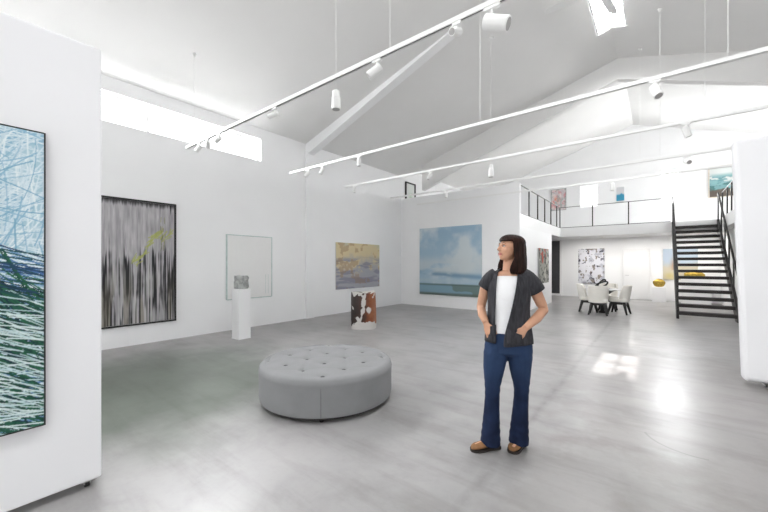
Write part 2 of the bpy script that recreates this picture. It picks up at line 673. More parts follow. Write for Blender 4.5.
def slope_strip(mb, xa, xb, y0, y1):
    za, zb = roof_z(xa, y0), roof_z(xb, y0)
    mb.add([(xa, y0, za), (xb, y0, zb), (xb, y1, zb), (xa, y1, za), (xa, y0, za + 0.25), (xb, y0, zb + 0.25), (xb, y1, zb + 0.25), (xa, y1, za + 0.25)],
           [(0, 3, 2, 1), (4, 5, 6, 7), (0, 1, 5, 4), (1, 2, 6, 5), (2, 3, 7, 6), (3, 0, 4, 7)])


c = MB()
for xa, xb in ((XL - T, XRG - SKX), (XRG + SKX, XR + T)):
    slope_strip(c, xa, xb, YF - T, YBAY)
for xa, xb in ((XRG - SKX, XRG), (XRG, XRG + SKX)):
    edges = [YF - T]
    for a_, b_ in SKYS:
        edges += [a_, b_]
    edges.append(YBAY)
    for a_, b_ in zip(edges[0::2], edges[1::2]):
        slope_strip(c, xa, xb, a_, b_)
for xa, xb in ((XL - T, XRG), (XRG, XR + T)):
    slope_strip(c, xa, xb, YBAY + 1e-4, YB + T)
    za, zb = roof_z(xa) , roof_z(xb)
    c.add([(xa, YBAY, za), (xb, YBAY, zb), (xb, YBAY + 0.1, zb), (xa, YBAY + 0.1, za), (xa, YBAY, za + 0.9), (xb, YBAY, zb + 0.9), (xb, YBAY + 0.1, zb + 0.9), (xa, YBAY + 0.1, za + 0.9)],
          [(0, 3, 2, 1), (4, 5, 6, 7), (0, 1, 5, 4), (1, 2, 6, 5), (2, 3, 7, 6), (3, 0, 4, 7)])
struct(c.build('ceiling', M['ceil']))


def window(idx, frame_mb, pane_mb):
    o = struct(frame_mb.build('window_%d' % idx, M['trim']))
    pane_mb.build('pane', M['glass'], o)
    return o


# window_1 clerestory in the left wall
fr, pn = MB(), MB()
d0, d1 = XL - T + 0.03, XL - T + 0.09
fr.box(d0, CY0, CZ0, d1, CY1, CZ0 + 0.035).box(d0, CY0, CZ1 - 0.035, d1, CY1, CZ1)
nseg = 4
for i in range(nseg + 1):
    y = CY0 + (CY1 - CY0) * i / nseg
    y = min(max(y, CY0 + 0.025), CY1 - 0.025)
    fr.box(d0, y - 0.025, CZ0 + 0.035, d1, y + 0.025, CZ1 - 0.035)
pn.box(d0 + 0.02, CY0, CZ0, d0 + 0.026, CY1, CZ1)
window(1, fr, pn)


def rect_window_y(idx, x0, x1, z0, z1, y, nx=1, nz=1):
    fr, pn = MB(), MB()
    for i in range(nx + 1):
        xx = min(max(x0 + (x1 - x0) * i / nx, x0 + 0.025), x1 - 0.025)
        fr.box(xx - 0.025, y - 0.03, z0, xx + 0.025, y + 0.03, z1)
    for i in range(nz + 1):
        zz = min(max(z0 + (z1 - z0) * i / nz, z0 + 0.025), z1 - 0.025)
        fr.box(x0, y - 0.028, zz - 0.025, x1, y + 0.028, zz + 0.025)
    pn.box(x0, y - 0.004, z0, x1, y + 0.004, z1)
    window(idx, fr, pn)


rect_window_y(2, *LW1, YB + 0.16)
rect_window_y(3, *LW2, YB + 0.16)
rect_window_y(4, *FW1, YF - 0.16, 4, 2)  # unseen front window, added for fill light
rect_window_y(5, *FW2, YF - 0.16, 4, 2)
for idx, (ya, yb, za, zb) in ((6, RW), (8, RW2)):
    fr, pn = MB(), MB()
    for i in range(4):
        y = min(max(ya + (yb - ya) * i / 3, ya + 0.025), yb - 0.025)
        fr.box(XR + 0.1, y - 0.025, za, XR + 0.16, y + 0.025, zb)
    fr.box(XR + 0.1, ya, za, XR + 0.16, yb, za + 0.05).box(XR + 0.1, ya, zb - 0.05, XR + 0.16, yb, zb)
    pn.box(XR + 0.125, ya, za, XR + 0.131, yb, zb)
    window(idx, fr, pn)
# ridge skylights, the seen one and two added, two by two panes each
zt = 0.05
for idx, (SKY0, SKY1) in zip((9, 10, 7), SKYS):
    fr, pn = MB(), MB()
    ym = (SKY0 + SKY1) / 2
    fr.bar((XRG, SKY0, ZR + zt), (XRG, SKY1, ZR + zt), 0.03, 0.04)
    for sgn in (-1, 1):
        xe = XRG + sgn * SKX
        ze = roof_z(xe) + zt
        for y, ww in ((SKY0 + 0.02, 0.04), (ym, 0.03), (SKY1 - 0.02, 0.04)):
            fr.bar((XRG, y, ZR + zt), (xe, y, ze), ww, 0.05)
        fr.bar((xe - sgn * 0.02, SKY0, ze), (xe - sgn * 0.02, SKY1, ze), 0.04, 0.05)
        pn.add([(XRG, SKY0, ZR + zt), (xe, SKY0, ze), (xe, SKY1, ze), (XRG, SKY1, ZR + zt),
                (XRG, SKY0, ZR + zt + .006), (xe, SKY0, ze + .006), (xe, SKY1, ze + .006), (XRG, SKY1, ZR + zt + .006)],
               [(0, 3, 2, 1), (4, 5, 6, 7), (0, 1, 5, 4), (1, 2, 6, 5), (2, 3, 7, 6), (3, 0, 4, 7)])
    window(idx, fr, pn)


# roof rafter (tapered) and the deep bulkhead at the loft
def rafter(name, y0, y1, zb_at_left, slope_b, x_from=XL, m='ceil'):
    """tapered beam: underside rises at slope_b from the wall and dies into the roof where it meets it"""
    mb = MB()
    xm = XRG
    if zb_at_left + slope_b * (XRG - XL) > ZR - 0.03:
        xm = XL + (ZE - 0.03 - zb_at_left) / (slope_b - SL)
    zm = zb_at_left + slope_b * (xm - XL)
    mir = 2 * XRG
    zw = zb_at_left + slope_b * ((mir - XR) - XL)
    for (xa, za, xb, zb) in ((x_from, zb_at_left + slope_b * (x_from - XL), xm, zm), (mir - xm, zm, XR, zw)):
        ta, tb = roof_z(xa) + 0.02, roof_z(xb) + 0.02
        mb.add([(xa, y0, za), (xb, y0, zb), (xb, y1, zb), (xa, y1, za), (xa, y0, ta), (xb, y0, tb), (xb, y1, tb), (xa, y1, ta)],
               [(0, 3, 2, 1), (4, 5, 6, 7), (0, 1, 5, 4), (1, 2, 6, 5), (2, 3, 7, 6), (3, 0, 4, 7)])
    return struct(mb.build(name, M[m]))


rafter('trim_1', 6.2, 6.42, 4.49, 0.361, m='wall')
rafter('trim_2', 10.8, 11.0, 4.16 - 0.356 * 0.84, 0.356, -6.72)
# slim pilaster that carries the rafter on the left wall
struct(MB().box(XL, 6.17, 0, XL + 0.07, 6.45, 4.6).build('trim_3', M['wall'], bevel=0.006))

# block under the loft: partition facing the hall and its return
XB, YBK, ZL, ZU = -3.25, 10.75, 3.03, 2.65
YEND, YLE, XW = 14.8, 16.4, 1.68
w = MB().box(XL, YBK, 0, XB, YBK + 0.14, 3.95)
struct(w.build('wall_partition_front', M['wall']))
struct(MB().box(XB - 0.14, YBK + 0.14, 0, XB, YEND, ZU).build('wall_partition_side', M['wall']))
struct(MB().box(1.9, 12.4, 0, 2.02, YB, ZU).build('wall_partition_right', M['wall']))
s = MB()
s.box(XL, YBK + 0.14, ZU, XB, YB, ZL)
s.box(XB, YLE, ZU, XW, YB, ZL)
s.box(XW, 10.8, ZU, XR, YB, ZL)
struct(s.build('loft_slab', M['trim']))

# doors
d = MB()
DX0, DX1, DZ = -1.19, -0.23, 2.14
d.box(DX0 + 0.06, YB - 0.035, 0.012, DX1 - 0.06, YB - 0.005, DZ - 0.06)
dd = struct(d.build('door_1', M['trim'], bevel=0.004))
f = MB()
f.box(DX0, YB - 0.05, 0, DX0 + 0.055, YB, DZ).box(DX1 - 0.055, YB - 0.05, 0, DX1, YB, DZ).box(DX0 + 0.055, YB - 0.05, DZ - 0.055, DX1 - 0.055, YB, DZ)
f.build('door_frame', M['trim'], dd, bevel=0.006)
h = MB().tube([(DX0 + 0.12, YB - 0.035, 1.02), (DX0 + 0.12, YB - 0.085, 1.02), (DX0 + 0.25, YB - 0.085, 1.02)], 0.012, 8)
h.build('door_handle', M['chrome'], dd, smooth=True)
d = MB().box(-4.55, YB - 0.05, 0.10, -3.63, YB - 0.01, 2.60)
dd = struct(d.build('door_2', M['dark_door'], bevel=0.004))
MB().box(-4.62, YB - 0.06, 0, -3.56, YB, 0.095).build('door_threshold', M['trim'], dd)
MB().box(-3.63, YB - 0.06, 0.1, -3.54, YB, 2.6).build('door_frame', M['trim'], dd)

# ------------------------------------------------------------------ painted art: pigments worked out per canvas vertex


def vnoise(w, h, nx, ny, seed):
    r = np.random.RandomState(seed)
    g = r.rand(ny + 2, nx + 2)
    x = np.linspace(0, nx, w)
    y = np.linspace(0, ny, h)
    xi, yi = np.minimum(x.astype(int), nx), np.minimum(y.astype(int), ny)
    xf, yf = x - xi, y - yi
    xf, yf = xf * xf * (3 - 2 * xf), yf * yf * (3 - 2 * yf)
    a = g[np.ix_(yi, xi)]; b = g[np.ix_(yi, xi + 1)]
    cc = g[np.ix_(yi + 1, xi)]; d = g[np.ix_(yi + 1, xi + 1)]
    X = xf[None, :]; Y = yf[:, None]
    return (a * (1 - X) + b * X) * (1 - Y) + (cc * (1 - X) + d * X) * Y


def fbm(w, h, nx, ny, seed, octv=4, gain=0.5):
    o = np.zeros((h, w)); a = 1.0; t = 0
    for k in range(octv):
        o += a * vnoise(w, h, max(1, int(nx * 2 ** k)), max(1, int(ny * 2 ** k)), seed + k * 13)
        t += a; a *= gain
    o /= t
    return o


def sm(a, b, x):
    t = np.clip((x - a) / (b - a), 0, 1)
    return t * t * (3 - 2 * t)


def mixa(img, col, m):
    return img * (1 - m[..., None]) + np.array(col)[None, None, :] * m[..., None]


def rgb(*c):
    return np.array(c) / 255.0


def strokes(img, n, cols, ang, spread, length, width, vr, seed, alpha=0.9, ur=(0, 1), curve=0.0):
    """drag n thin brush strokes across img (v up). Units: pixels of the canvas grid."""
    r = np.random.RandomState(seed)
    H, W, _ = img.shape
    for i in range(n):
        L = length * (0.5 + r.rand())
        a = ang + (r.rand() - 0.5) * 2 * spread
        cx, cy = (ur[0] + (ur[1] - ur[0]) * r.rand()) * W, (vr[0] + (vr[1] - vr[0]) * r.rand()) * H
        col = np.array(cols[r.randint(len(cols))]) / 255.0
        wd = width * (0.5 + r.rand())
        cv = curve * (r.rand() - 0.5)
        N = int(L) + 2
        t = np.linspace(-0.5, 0.5, N)
        aa = a + cv * t
        xs = cx + np.cumsum(np.cos(aa)) * L / N - math.cos(a) * L / 2
        ys = cy + np.cumsum(np.sin(aa)) * L / N - math.sin(a) * L / 2
        k = max(1, int(math.ceil(wd)))
        for q in np.linspace(-wd / 2, wd / 2, 2 * k):
            px = np.round(xs - math.sin(a) * q).astype(int)
            py = np.round(ys + math.cos(a) * q).astype(int)
            ok = (px >= 0) & (px < W) & (py >= 0) & (py < H)
            img[py[ok], px[ok]] = img[py[ok], px[ok]] * (1 - alpha) + col * alpha
    return img


def canvas(name, parent, w, h, img, depth=0.035, frame_gap=0.0):
    """painted board: bottom centre at the parent's origin, face to local -Y, back at y = 0"""
    H, W, _ = img.shape
    xs = np.linspace(-w / 2, w / 2, W); zs = np.linspace(0, h, H)
    X, Z = np.meshgrid(xs, zs)
    n = W * H
    co = np.zeros((n + 4, 3))
    co[:n, 0] = X.ravel(); co[:n, 1] = -depth; co[:n, 2] = Z.ravel()
    co[n:] = [(-w / 2, 0, 0), (w / 2, 0, 0), (w / 2, 0, h), (-w / 2, 0, h)]
    idx = np.arange(n).reshape(H, W)
    q = np.stack([idx[:-1, :-1], idx[:-1, 1:], idx[1:, 1:], idx[1:, :-1]], -1).reshape(-1, 4).tolist()
    bot = idx[0, :].tolist(); top = idx[-1, :].tolist(); lf = idx[:, 0].tolist(); rt = idx[:, -1].tolist()
    q.append([n, n + 1] + bot[::-1]); q.append([n + 3] + top + [n + 2])
    q.append([n] + lf + [n + 3]); q.append([n + 1, n + 2] + rt[::-1])
    q.append([n, n + 3, n + 2, n + 1])
    me = bpy.data.meshes.new(name)
    me.from_pydata(co.tolist(), [], q)
    ca = me.color_attributes.new('pigment', 'FLOAT_COLOR', 'POINT')
    L = np.clip(img, 0, 1)
    L = np.where(L <= 0.04045, L / 12.92, ((L + 0.055) / 1.055) ** 2.4)
    data = np.ones((n + 4, 4), dtype=np.float32)
    data[:n, :3] = L.reshape(-1, 3)
    data[n:, :3] = 0.6
    ca.data.foreach_set('color', data.ravel())
    return link(name, me, M['pigment'], parent)


def frame_around(parent, w, h, t, d, m, gap=0.004):
    """four mitred-looking bars in one frame"""
    mb = MB()
    a, b = w / 2 + gap, w / 2 + gap + t
    mb.box(-b, -d, -gap - t, -a, 0, h + gap + t).box(a, -d, -gap - t, b, 0, h + gap + t)
    mb.box(-a, -d, -gap - t, a, 0, -gap).box(-a, -d, h + gap, a, 0, h + gap + t)
    return mb.build('frame', m, parent, bevel=0.003)


def painting(name, label, wall, u0, u1, z0, z1, img, depth=0.035, fr=None):
    """wall: ('x', value, facing +1/-1) or ('y', value): facing -y"""
    um = (u0 + u1) / 2
    if wall[0] == 'y':
        t = thing(name, label, 'painting', (um, wall[1] - 0.003, z0), 0)
    else:      # plane x = const, facing +x
        t = thing(name, label, 'painting', (wall[1] + 0.003, um, z0), PI / 2)
    w, h = abs(u1 - u0), z1 - z0
    if fr:
        g, tt, dd, m = fr
        canvas('canvas', t, w - 2 * (tt + g), h - 2 * (tt + g), img, depth).location = (0, 0, tt + g)
        fo = frame_around(t, w - 2 * (tt + g), h - 2 * (tt + g), tt, dd, m, g)
        fo.location = (0, 0, tt + g)
    else:
        canvas('canvas', t, w, h, img, depth)
    return t


# vertical drips, grey and black with acid yellow strokes
W_, H_ = 320, 240
st = 0.6 * fbm(W_, H_, 62, 2, 3, 3) + 0.4 * fbm(W_, H_, 150, 3, 203, 1)
st2 = fbm(W_, H_, 90, 3, 31, 2)
bl = fbm(W_, H_, 5, 4, 5, 4)
v = np.linspace(0, 1, H_)[:, None] * np.ones((1, W_))
u = np.ones((H_, 1)) * np.linspace(0, 1, W_)[None, :]
base = 0.66 + 0.22 * (fbm(W_, H_, 80, 9, 8, 3) - 0.5) + 0.10 * (fbm(W_, H_, 100, 2, 18, 2) - 0.5)
img = np.stack([base * 1.0, base * 0.985, base * 1.0], -1)
dark = sm(0.50, 0.70, st + 0.45 * (bl - 0.5) + 0.10 * (st2 - 0.5) + 0.16 * np.exp(-((v - 0.30) / 0.20) ** 2) - 0.22 * sm(0.45, 0.8, v))
img = mixa(img, rgb(28, 28, 30), dark * 0.92)
img = mixa(img, rgb(205, 204, 200), sm(0.56, 0.64, st2 + 0.2 * (bl - 0.5)) * 0.5 * (1 - sm(0.35, 0.6, v)))
img = mixa(img, rgb(120, 112, 92), sm(0.52, 0.6, vnoise(W_, H_, 26, 2, 77)) * 0.4 * (1 - sm(0.1, 0.5, v)))
img = mixa(img, rgb(25, 25, 26), sm(0.955, 1.0, v + 0.05 * (st - 0.5)) * 0.7)
rs = np.random.RandomState(12)
for i in range(44):
    tt = rs.rand()
    cu, cv_ = 0.67 + 0.31 * tt, 0.52 + 0.29 * tt + 0.05 * (rs.rand() - 0.5) - 0.05 * math.sin(tt * 9)
    img = strokes(img, 1, [(176, 180, 104), (164, 170, 96)], 0.75, 0.5, 18, 1.8, (cv_, cv_), 100 + i, 0.5, (cu, cu))
for i in range(24):
    cu, cv_ = 0.88 + 0.04 * rs.rand(), 0.62 + 0.26 * rs.rand()
    img = strokes(img, 1, [(150, 150, 92), (110, 110, 80)], 1.5, 0.2, 10, 1.0, (cv_, cv_), 300 + i, 0.3, (cu, cu))
painting('painting', 'large black-framed painting of grey and black vertical drips with yellow strokes', ('x', XL), 0.75, 2.907, 0.371, 2.69, img, 0.03, (0.006, 0.025, 0.05, M['black_frame']))

# yellow and grey weathered abstract
W_, H_ = 130, 90
v = np.linspace(0, 1, H_)[:, None] * np.ones((1, W_))
n1 = fbm(W_, H_, 5, 4, 41, 5); n2 = fbm(W_, H_, 9, 7, 44, 4); n3 = fbm(W_, H_, 3, 14, 45, 3)
img = np.ones((H_, W_, 3)) * rgb(166, 166, 174)
img = mixa(img, rgb(210, 196, 158), sm(0.35, 0.62, v * 0.75 + 0.5 * (n1 - 0.4)))
img = mixa(img, rgb(214, 196, 156), sm(0.50, 0.58, n2) * sm(0.2, 0.5, v) * 0.8)
img = mixa(img, rgb(132, 132, 146), sm(0.50, 0.60, n3 - 0.1 * (v - 0.5)) * (1 - sm(0.55, 0.75, v)) * 0.75)
img = mixa(img, rgb(180, 190, 180), sm(0.85, 1, v) * 0.55 * sm(0.4, 0.6, n1))
img = mixa(img, rgb(150, 122, 98), sm(0.58, 0.66, n2) * 0.45)
painting('painting', 'square yellow and grey cloudy abstract painting on the white wall behind the painted stump', ('x', XL), 7.32, 9.38, 0.73, 2.155, img)

# big blue sky over marsh
W_, H_ = 170, 170
v = np.linspace(0, 1, H_)[:, None] * np.ones((1, W_)); u = np.ones((H_, 1)) * np.linspace(0, 1, W_)[None, :]
n1 = fbm(W_, H_, 4, 4, 21, 5); n2 = fbm(W_, H_, 3, 9, 24, 4)
img = np.ones((H_, W_, 3)) * rgb(160, 186, 204)
img = mixa(img, rgb(140, 170, 194), sm(0.6, 0.95, v) * 0.6)
cl = np.exp(-(((u - 0.60 - 0.5 * (v - 0.5)) / 0.34) ** 2 + ((v - 0.55) / 0.34) ** 2))
img = mixa(img, rgb(206, 214, 216), sm(0.36, 0.72, n1 * 0.95 + 0.22 * cl - 0.06) * 0.9)
img = mixa(img, rgb(200, 208, 210), sm(0.45, 0.6, n2 + 0.1 * cl) * sm(0.26, 0.36, v) * (1 - sm(0.46, 0.62, v)) * 0.7)
img = mixa(img, rgb(116, 146, 172), np.exp(-((v - 0.30 + 0.05 * (u - .5)) / 0.035) ** 2) * sm(0.35, 0.6, n2) * 0.9)
img = mixa(img, rgb(176, 196, 204), np.exp(-((v - 0.215) / 0.03) ** 2) * 0.8)
low = 1 - sm(0.155, 0.175, v)
img = mixa(img, rgb(112, 134, 132), low)
img = mixa(img, rgb(132, 164, 182), low * sm(0.50, 0.56, n2 - 0.2 * np.abs(v - 0.08)) * 0.95)
img = mixa(img, rgb(96, 106, 96), (1 - sm(0.02, 0.05, v)) * 0.8)
img = mixa(img, rgb(92, 112, 108), np.exp(-((v - 0.155) / 0.012) ** 2) * 0.8)
painting('painting', 'big square painting of a blue cloudy sky over flat marsh', ('y', YBK), -6.765, -4.425, 0.42, 2.775, img)

# tall narrow grey-red textured piece on the return wall
W_, H_ = 60, 70
n1 = fbm(W_, H_, 9, 10, 61, 3, 0.7); n2 = fbm(W_, H_, 5, 6, 64, 3)
img = np.ones((H_, W_, 3)) * rgb(150, 150, 142)
img = mixa(img, rgb(70, 72, 68), sm(0.50, 0.56, n1))
img = mixa(img, rgb(196, 194, 184), sm(0.54, 0.6, n2) * 0.8)
v = np.linspace(0, 1, H_)[:, None] * np.ones((1, W_))
img = mixa(img, rgb(172, 66, 48), sm(0.56, 0.62, fbm(W_, H_, 6, 6, 66, 3)) * sm(0.4, 0.6, v) * 0.9)
painting('painting', 'small mottled grey and red painting on the return wall behind the woman', ('x', XB), 12.74, 14.06, 0.82, 2.05, img, 0.06)

# white with dark blotches behind the dining table
W_, H_ = 90, 130
n1 = fbm(W_, H_, 8, 12, 71, 4, 0.6); n2 = fbm(W_, H_, 4, 6, 74, 4)
v = np.linspace(0, 1, H_)[:, None] * np.ones((1, W_)); u = np.ones((H_, 1)) * np.linspace(0, 1, W_)[None, :]
edge = np.maximum(np.abs(u - 0.5), np.abs(v - 0.5)) * 2
img = np.ones((H_, W_, 3)) * rgb(222, 222, 228)
img = mixa(img, rgb(150, 152, 165), sm(0.52, 0.62, n2) * 0.5)
img = mixa(img, rgb(58, 56, 70), sm(0.645, 0.70, n1 + 0.10 * (edge - 0.6)) * 0.9)
img = mixa(img, rgb(62, 62, 74), (sm(0.52, 0.58, n1) * sm(0.92, 1.0, edge)) * 0.8)
img = mixa(img, rgb(120, 110, 100), sm(0.64, 0.7, fbm(W_, H_, 10, 12, 78, 3)) * 0.8)
painting('painting', 'tall white painting with dark blotches on the wall behind the dining table', ('y', YB), -2.854, -1.834, 0.61, 2.19, img)

# blue and tan figure painting seen through the stair
W_, H_ = 80, 110
v = np.linspace(0, 1, H_)[:, None] * np.ones((1, W_)); u = np.ones((H_, 1)) * np.linspace(0, 1, W_)[None, :]
n1 = fbm(W_, H_, 4, 5, 81, 4)
img = np.ones((H_, W_, 3)) * rgb(186, 200, 214)
img = mixa(img, rgb(206, 198, 178), 1 - sm(0.40, 0.62, v + 0.3 * (n1 - 0.5)))
img = mixa(img, rgb(176, 140, 116), np.exp(-(((u - 0.34) / 0.10) ** 2 + ((v - 0.45) / 0.22) ** 2)) * sm(0.4, 0.5, n1))
img = mixa(img, rgb(206, 190, 120), np.exp(-(((u - 0.2) / 0.16) ** 2 + ((v - 0.12) / 0.12) ** 2)) * 0.7)
painting('painting', 'blue and sandy painting on the lower wall partly behind the black staircase', ('y', YB), 0.193, 1.25, 0.87, 2.11, img, 0.035)

# loft: pink flower-like abstract
W_, H_ = 70, 100
v = np.linspace(0, 1, H_)[:, None] * np.ones((1, W_)); u = np.ones((H_, 1)) * np.linspace(0, 1, W_)[None, :]
n1 = fbm(W_, H_, 5, 6, 91, 4); n2 = fbm(W_, H_, 8, 9, 95, 3)
img = np.ones((H_, W_, 3)) * rgb(206, 196, 198)
img = mixa(img, rgb(206, 148, 150), sm(0.48, 0.58, n1) * 0.9)
img = mixa(img, rgb(232, 222, 220), sm(0.54, 0.62, n2) * 0.8)
img = mixa(img, rgb(214, 112, 84), sm(0.45, 0.6, n2) * np.exp(-(((u - 0.35) / 0.22) ** 2 + ((v - 0.42) / 0.20) ** 2)))
img = mixa(img, rgb(150, 160, 156), sm(0.56, 0.62, fbm(W_, H_, 6, 6, 98, 3)) * 0.6)
painting('painting', 'pink and orange abstract painting on the loft wall by the railing corner', ('y', YB), -4.02, -3.36, 4.05, 5.07, img, 0.04, (0.004, 0.025, 0.05, M['stone']))

# loft: teal landscape behind the stair head
W_, H_ = 110, 90
v = np.linspace(0, 1, H_)[:, None] * np.ones((1, W_))
n1 = fbm(W_, H_, 4, 10, 111, 4); n2 = fbm(W_, H_, 6, 5, 115, 3)
img = np.ones((H_, W_, 3)) * rgb(206, 210, 208)
img = mixa(img, rgb(96, 142, 146), sm(0.45, 0.55, n1) * (1 - sm(0.62, 0.8, v)))
img = mixa(img, rgb(58, 104, 104), (1 - sm(0.40, 0.5, v + 0.3 * (n1 - 0.5))) * 0.85)
img = mixa(img, rgb(150, 186, 190), sm(0.54, 0.6, n1) * 0.6 * (1 - sm(0.6, 0.8, v)))
img = mixa(img, rgb(92, 78, 70), (1 - sm(0.2, 0.3, v + 0.4 * (n2 - 0.5))) * 0.9)
painting('painting', 'teal waterside painting in a pale wooden frame on the loft wall behind the stair head', ('y', YB), 1.55, 2.75, 4.02, 5.22, img, 0.03, (0.004, 0.03, 0.045, M['pale_wood']))

# loft: very small blue and grey piece
W_, H_ = 16, 30
v = np.linspace(0, 1, H_)[:, None] * np.ones((1, W_))
n1 = fbm(W_, H_, 3, 4, 121, 3)
img = np.ones((H_, W_, 3)) * rgb(206, 206, 208)
img = mixa(img, rgb(66, 152, 186), (1 - sm(0.40, 0.55, v + 0.3 * (n1 - 0.5))))
painting('painting', 'tiny narrow blue and grey painting on the loft wall between the two windows', ('y', YB), -1.39, -1.11, 4.24, 4.83, img)

# loft, on the left wall: black frame with white mount
W_, H_ = 40, 60
v = np.linspace(0, 1, H_)[:, None] * np.ones((1, W_)); u = np.ones((H_, 1)) * np.linspace(0, 1, W_)[None, :]
img = np.ones((H_, W_, 3)) * rgb(214, 218, 214)
img = mixa(img, rgb(150, 176, 150), np.exp(-(((u - 0.55) / 0.2) ** 2 + ((v - 0.35) / 0.2) ** 2)) * 0.8)
painting('framed_print', 'black-framed print with white mount hung high above the partition top', ('x', XL), 10.98, 11.66, 3.62, 4.66, img, 0.02, (0.002, 0.045, 0.06, M['black_frame']))

# ------------------------------------------------------------------ movable display panels


def display_panel(label, loc, rz, length, height, thick, tilt=0.0, rounded=0.012, inset=0.10):
    """length runs along local +X from the origin, face to local -Y"""
    t = thing('display_panel', label, 'display wall', loc, rz)
    if tilt:
        t.rotation_euler = (0, tilt, rz)
    b = MB().box(0, 0, 0.052, length, thick, height)
    b.build('board', M['panel'], t, bevel=rounded, segs=3)
    cy = 0.05
    for x in (inset, length - inset):
        cst = MB().box(x - 0.04, cy - 0.04, 0.046, x + 0.04, cy + 0.04, 0.053)
        cst.box(x - 0.018, cy - 0.016, 0.02, x - 0.012, cy + 0.016, 0.046)
        cst.box(x + 0.012, cy - 0.016, 0.02, x + 0.018, cy + 0.016, 0.046)
        co = cst.build('caster', M['chrome'], t)
        wl = MB().tube([(x - 0.012, cy, 0.0225), (x + 0.012, cy, 0.0225)], 0.0225, 18)
        wl.build('wheel', M['rubber'], co, smooth=True, soft=0.6)
    return t


# big one beside the camera: face x = -3.05, end at y = 0.70
PL = 3.2
display_panel('tall white wheeled display panel carrying the blue and green painting', (-2.98, 0.68, 0), -PI / 2, PL, 2.96, 0.24, inset=0.07).rotation_euler = (0, 0, PI / 2)
pl = [o for o in COL.objects if o.name == 'display_panel'][0]
pl.location = (-2.98, 0.68 - PL, 0)
display_panel('plain white wheeled display panel at the foot of the stairs side', (0.84, 6.12, 0), 0, 2.4, 3.05, 0.20, tilt=-0.030, rounded=0.05, inset=0.2)

# the blue and green stroke painting on the big panel
W_, H_ = 340, 520
v = np.linspace(0, 1, H_)[:, None] * np.ones((1, W_))
n1 = fbm(W_, H_, 5, 8, 201, 4)
img = np.ones((H_, W_, 3)) * rgb(164, 194, 206)
img = mixa(img, rgb(126, 168, 192), sm(0.4, 0.6, n1) * 0.8)
img = mixa(img, rgb(150, 178, 192), (1 - sm(0.5, 0.66, v)) * 0.8)
WH = [(206, 220, 226), (190, 208, 216), (220, 228, 230)]
img = strokes(img, 420, WH, 0.15, 0.55, 90, 1.0, (0.55, 1.0), 1, 0.6, curve=0.9)
img = strokes(img, 420, WH, 1.25, 0.5, 90, 1.0, (0.58, 1.0), 2, 0.6, curve=0.9)
img = strokes(img, 120, [(110, 158, 184), (130, 172, 196)], 0.6, 1.2, 90, 1.0, (0.55, 1.0), 22, 0.6, curve=0.9)
img = strokes(img, 900, WH + [(170, 200, 204)], -0.45, 0.35, 90, 1.2, (0.0, 0.58), 3, 0.85, curve=0.6)
img = strokes(img, 420, [(84, 124, 166), (106, 142, 180), (64, 100, 148)], -0.45, 0.35, 80, 1.4, (0.0, 0.57), 4, 0.8, curve=0.6)
img = strokes(img, 1150, [(30, 84, 64), (20, 62, 52), (44, 100, 76), (18, 48, 48)], -0.5, 0.3, 90, 1.2, (-0.02, 0.50), 5, 0.9, curve=0.7)
img = strokes(img, 240, [(22, 70, 56), (16, 50, 58), (32, 90, 62)], -0.85, 0.4, 120, 1.6, (0.06, 0.54), 6, 0.92, curve=0.8)
img = strokes(img, 420, [(206, 220, 220), (186, 208, 212)], -0.4, 0.3, 70, 1.0, (0.0, 0.44), 7, 0.8, curve=0.6)
img = strokes(img, 60, [(30, 60, 90), (24, 70, 72)], -0.3, 0.2, 150, 1.2, (0.48, 0.60), 8, 0.8, curve=0.3)
painting('painting', 'blue and green brush-stroke painting hung on the big wheeled panel', ('x', -2.98), -0.78, 0.3986, 0.513, 2.303, img, 0.028, (0.002, 0.006, 0.031, M['black_frame']))

# ------------------------------------------------------------------ pale acrylic wall piece
t = thing('acrylic_wall_panel', 'pale square acrylic wall panel hanging behind the plinth', 'wall art', (XL + 0.003, 4.53, 0.695), PI / 2)
MB().box(-0.565, -0.03, 0.01, 0.565, -0.01, 1.455).build('sheet', M['white_frame'], t, bevel=0.004)
e = MB()
for x in (-0.585, 0.565):
    e.box(x, -0.036, 0, x + 0.02, 0, 1.475)
e.box(-0.565, -0.036, 1.457, 0.565, 0, 1.475).box(-0.565, -0.036, -0.01, 0.565, 0, 0.008)
M['acr_edge'] = mat('green_acrylic_edge', (0.55, 0.64, 0.62), 0.2, noise=(9, 0.1))
e.build('edge', M['acr_edge'], t)
ln = MB()
for x in (0.40, 0.47):
    ln.box(x, -0.0325, 0.08, x + 0.008, -0.0302, 0.55)
ln.build('line', M['acr_edge'], t)

# ------------------------------------------------------------------ plinth and stone
pt = thing('plinth', 'narrow white plinth standing before the acrylic wall panel', 'plinth', (-6.62, 3.76, 0), 0)
MB().box(-0.13, -0.13, 0, 0.13, 0.13, 1.0).build('column_body', M['plinth'], pt, bevel=0.006)
MB().box(-0.134, -0.134, 0.0, 0.134, 0.134, 0.012).build('base', M['plinth'], pt)
rs = random.Random(4)
stn = MB()
rings = []
for i in range(7):
    z = 0.26 * i / 6
    rr = []
    for k in range(16):
        a = 2 * PI * k / 16
        cx, sy = math.cos(a), math.sin(a)
        q = 0.105 / max(abs(cx), abs(sy)) * (0.9 + 0.14 * rs.random()) * (0.97 if 0 < i < 6 else 0.9)
        rr.append((cx * q, sy * q, z + (0.012 * rs.random() if i == 6 else 0)))
    rings.append(rr)
stn.loft(rings)
so = stn.build('stone_sculpture', M['stone'], None, smooth=True, soft=0.7)
so.location = (-6.62, 3.76, 1.0)
so.rotation_euler = (0, 0, 0.35)
tag(so, 'rough grey stone cube resting on the narrow white plinth', 'sculpture')

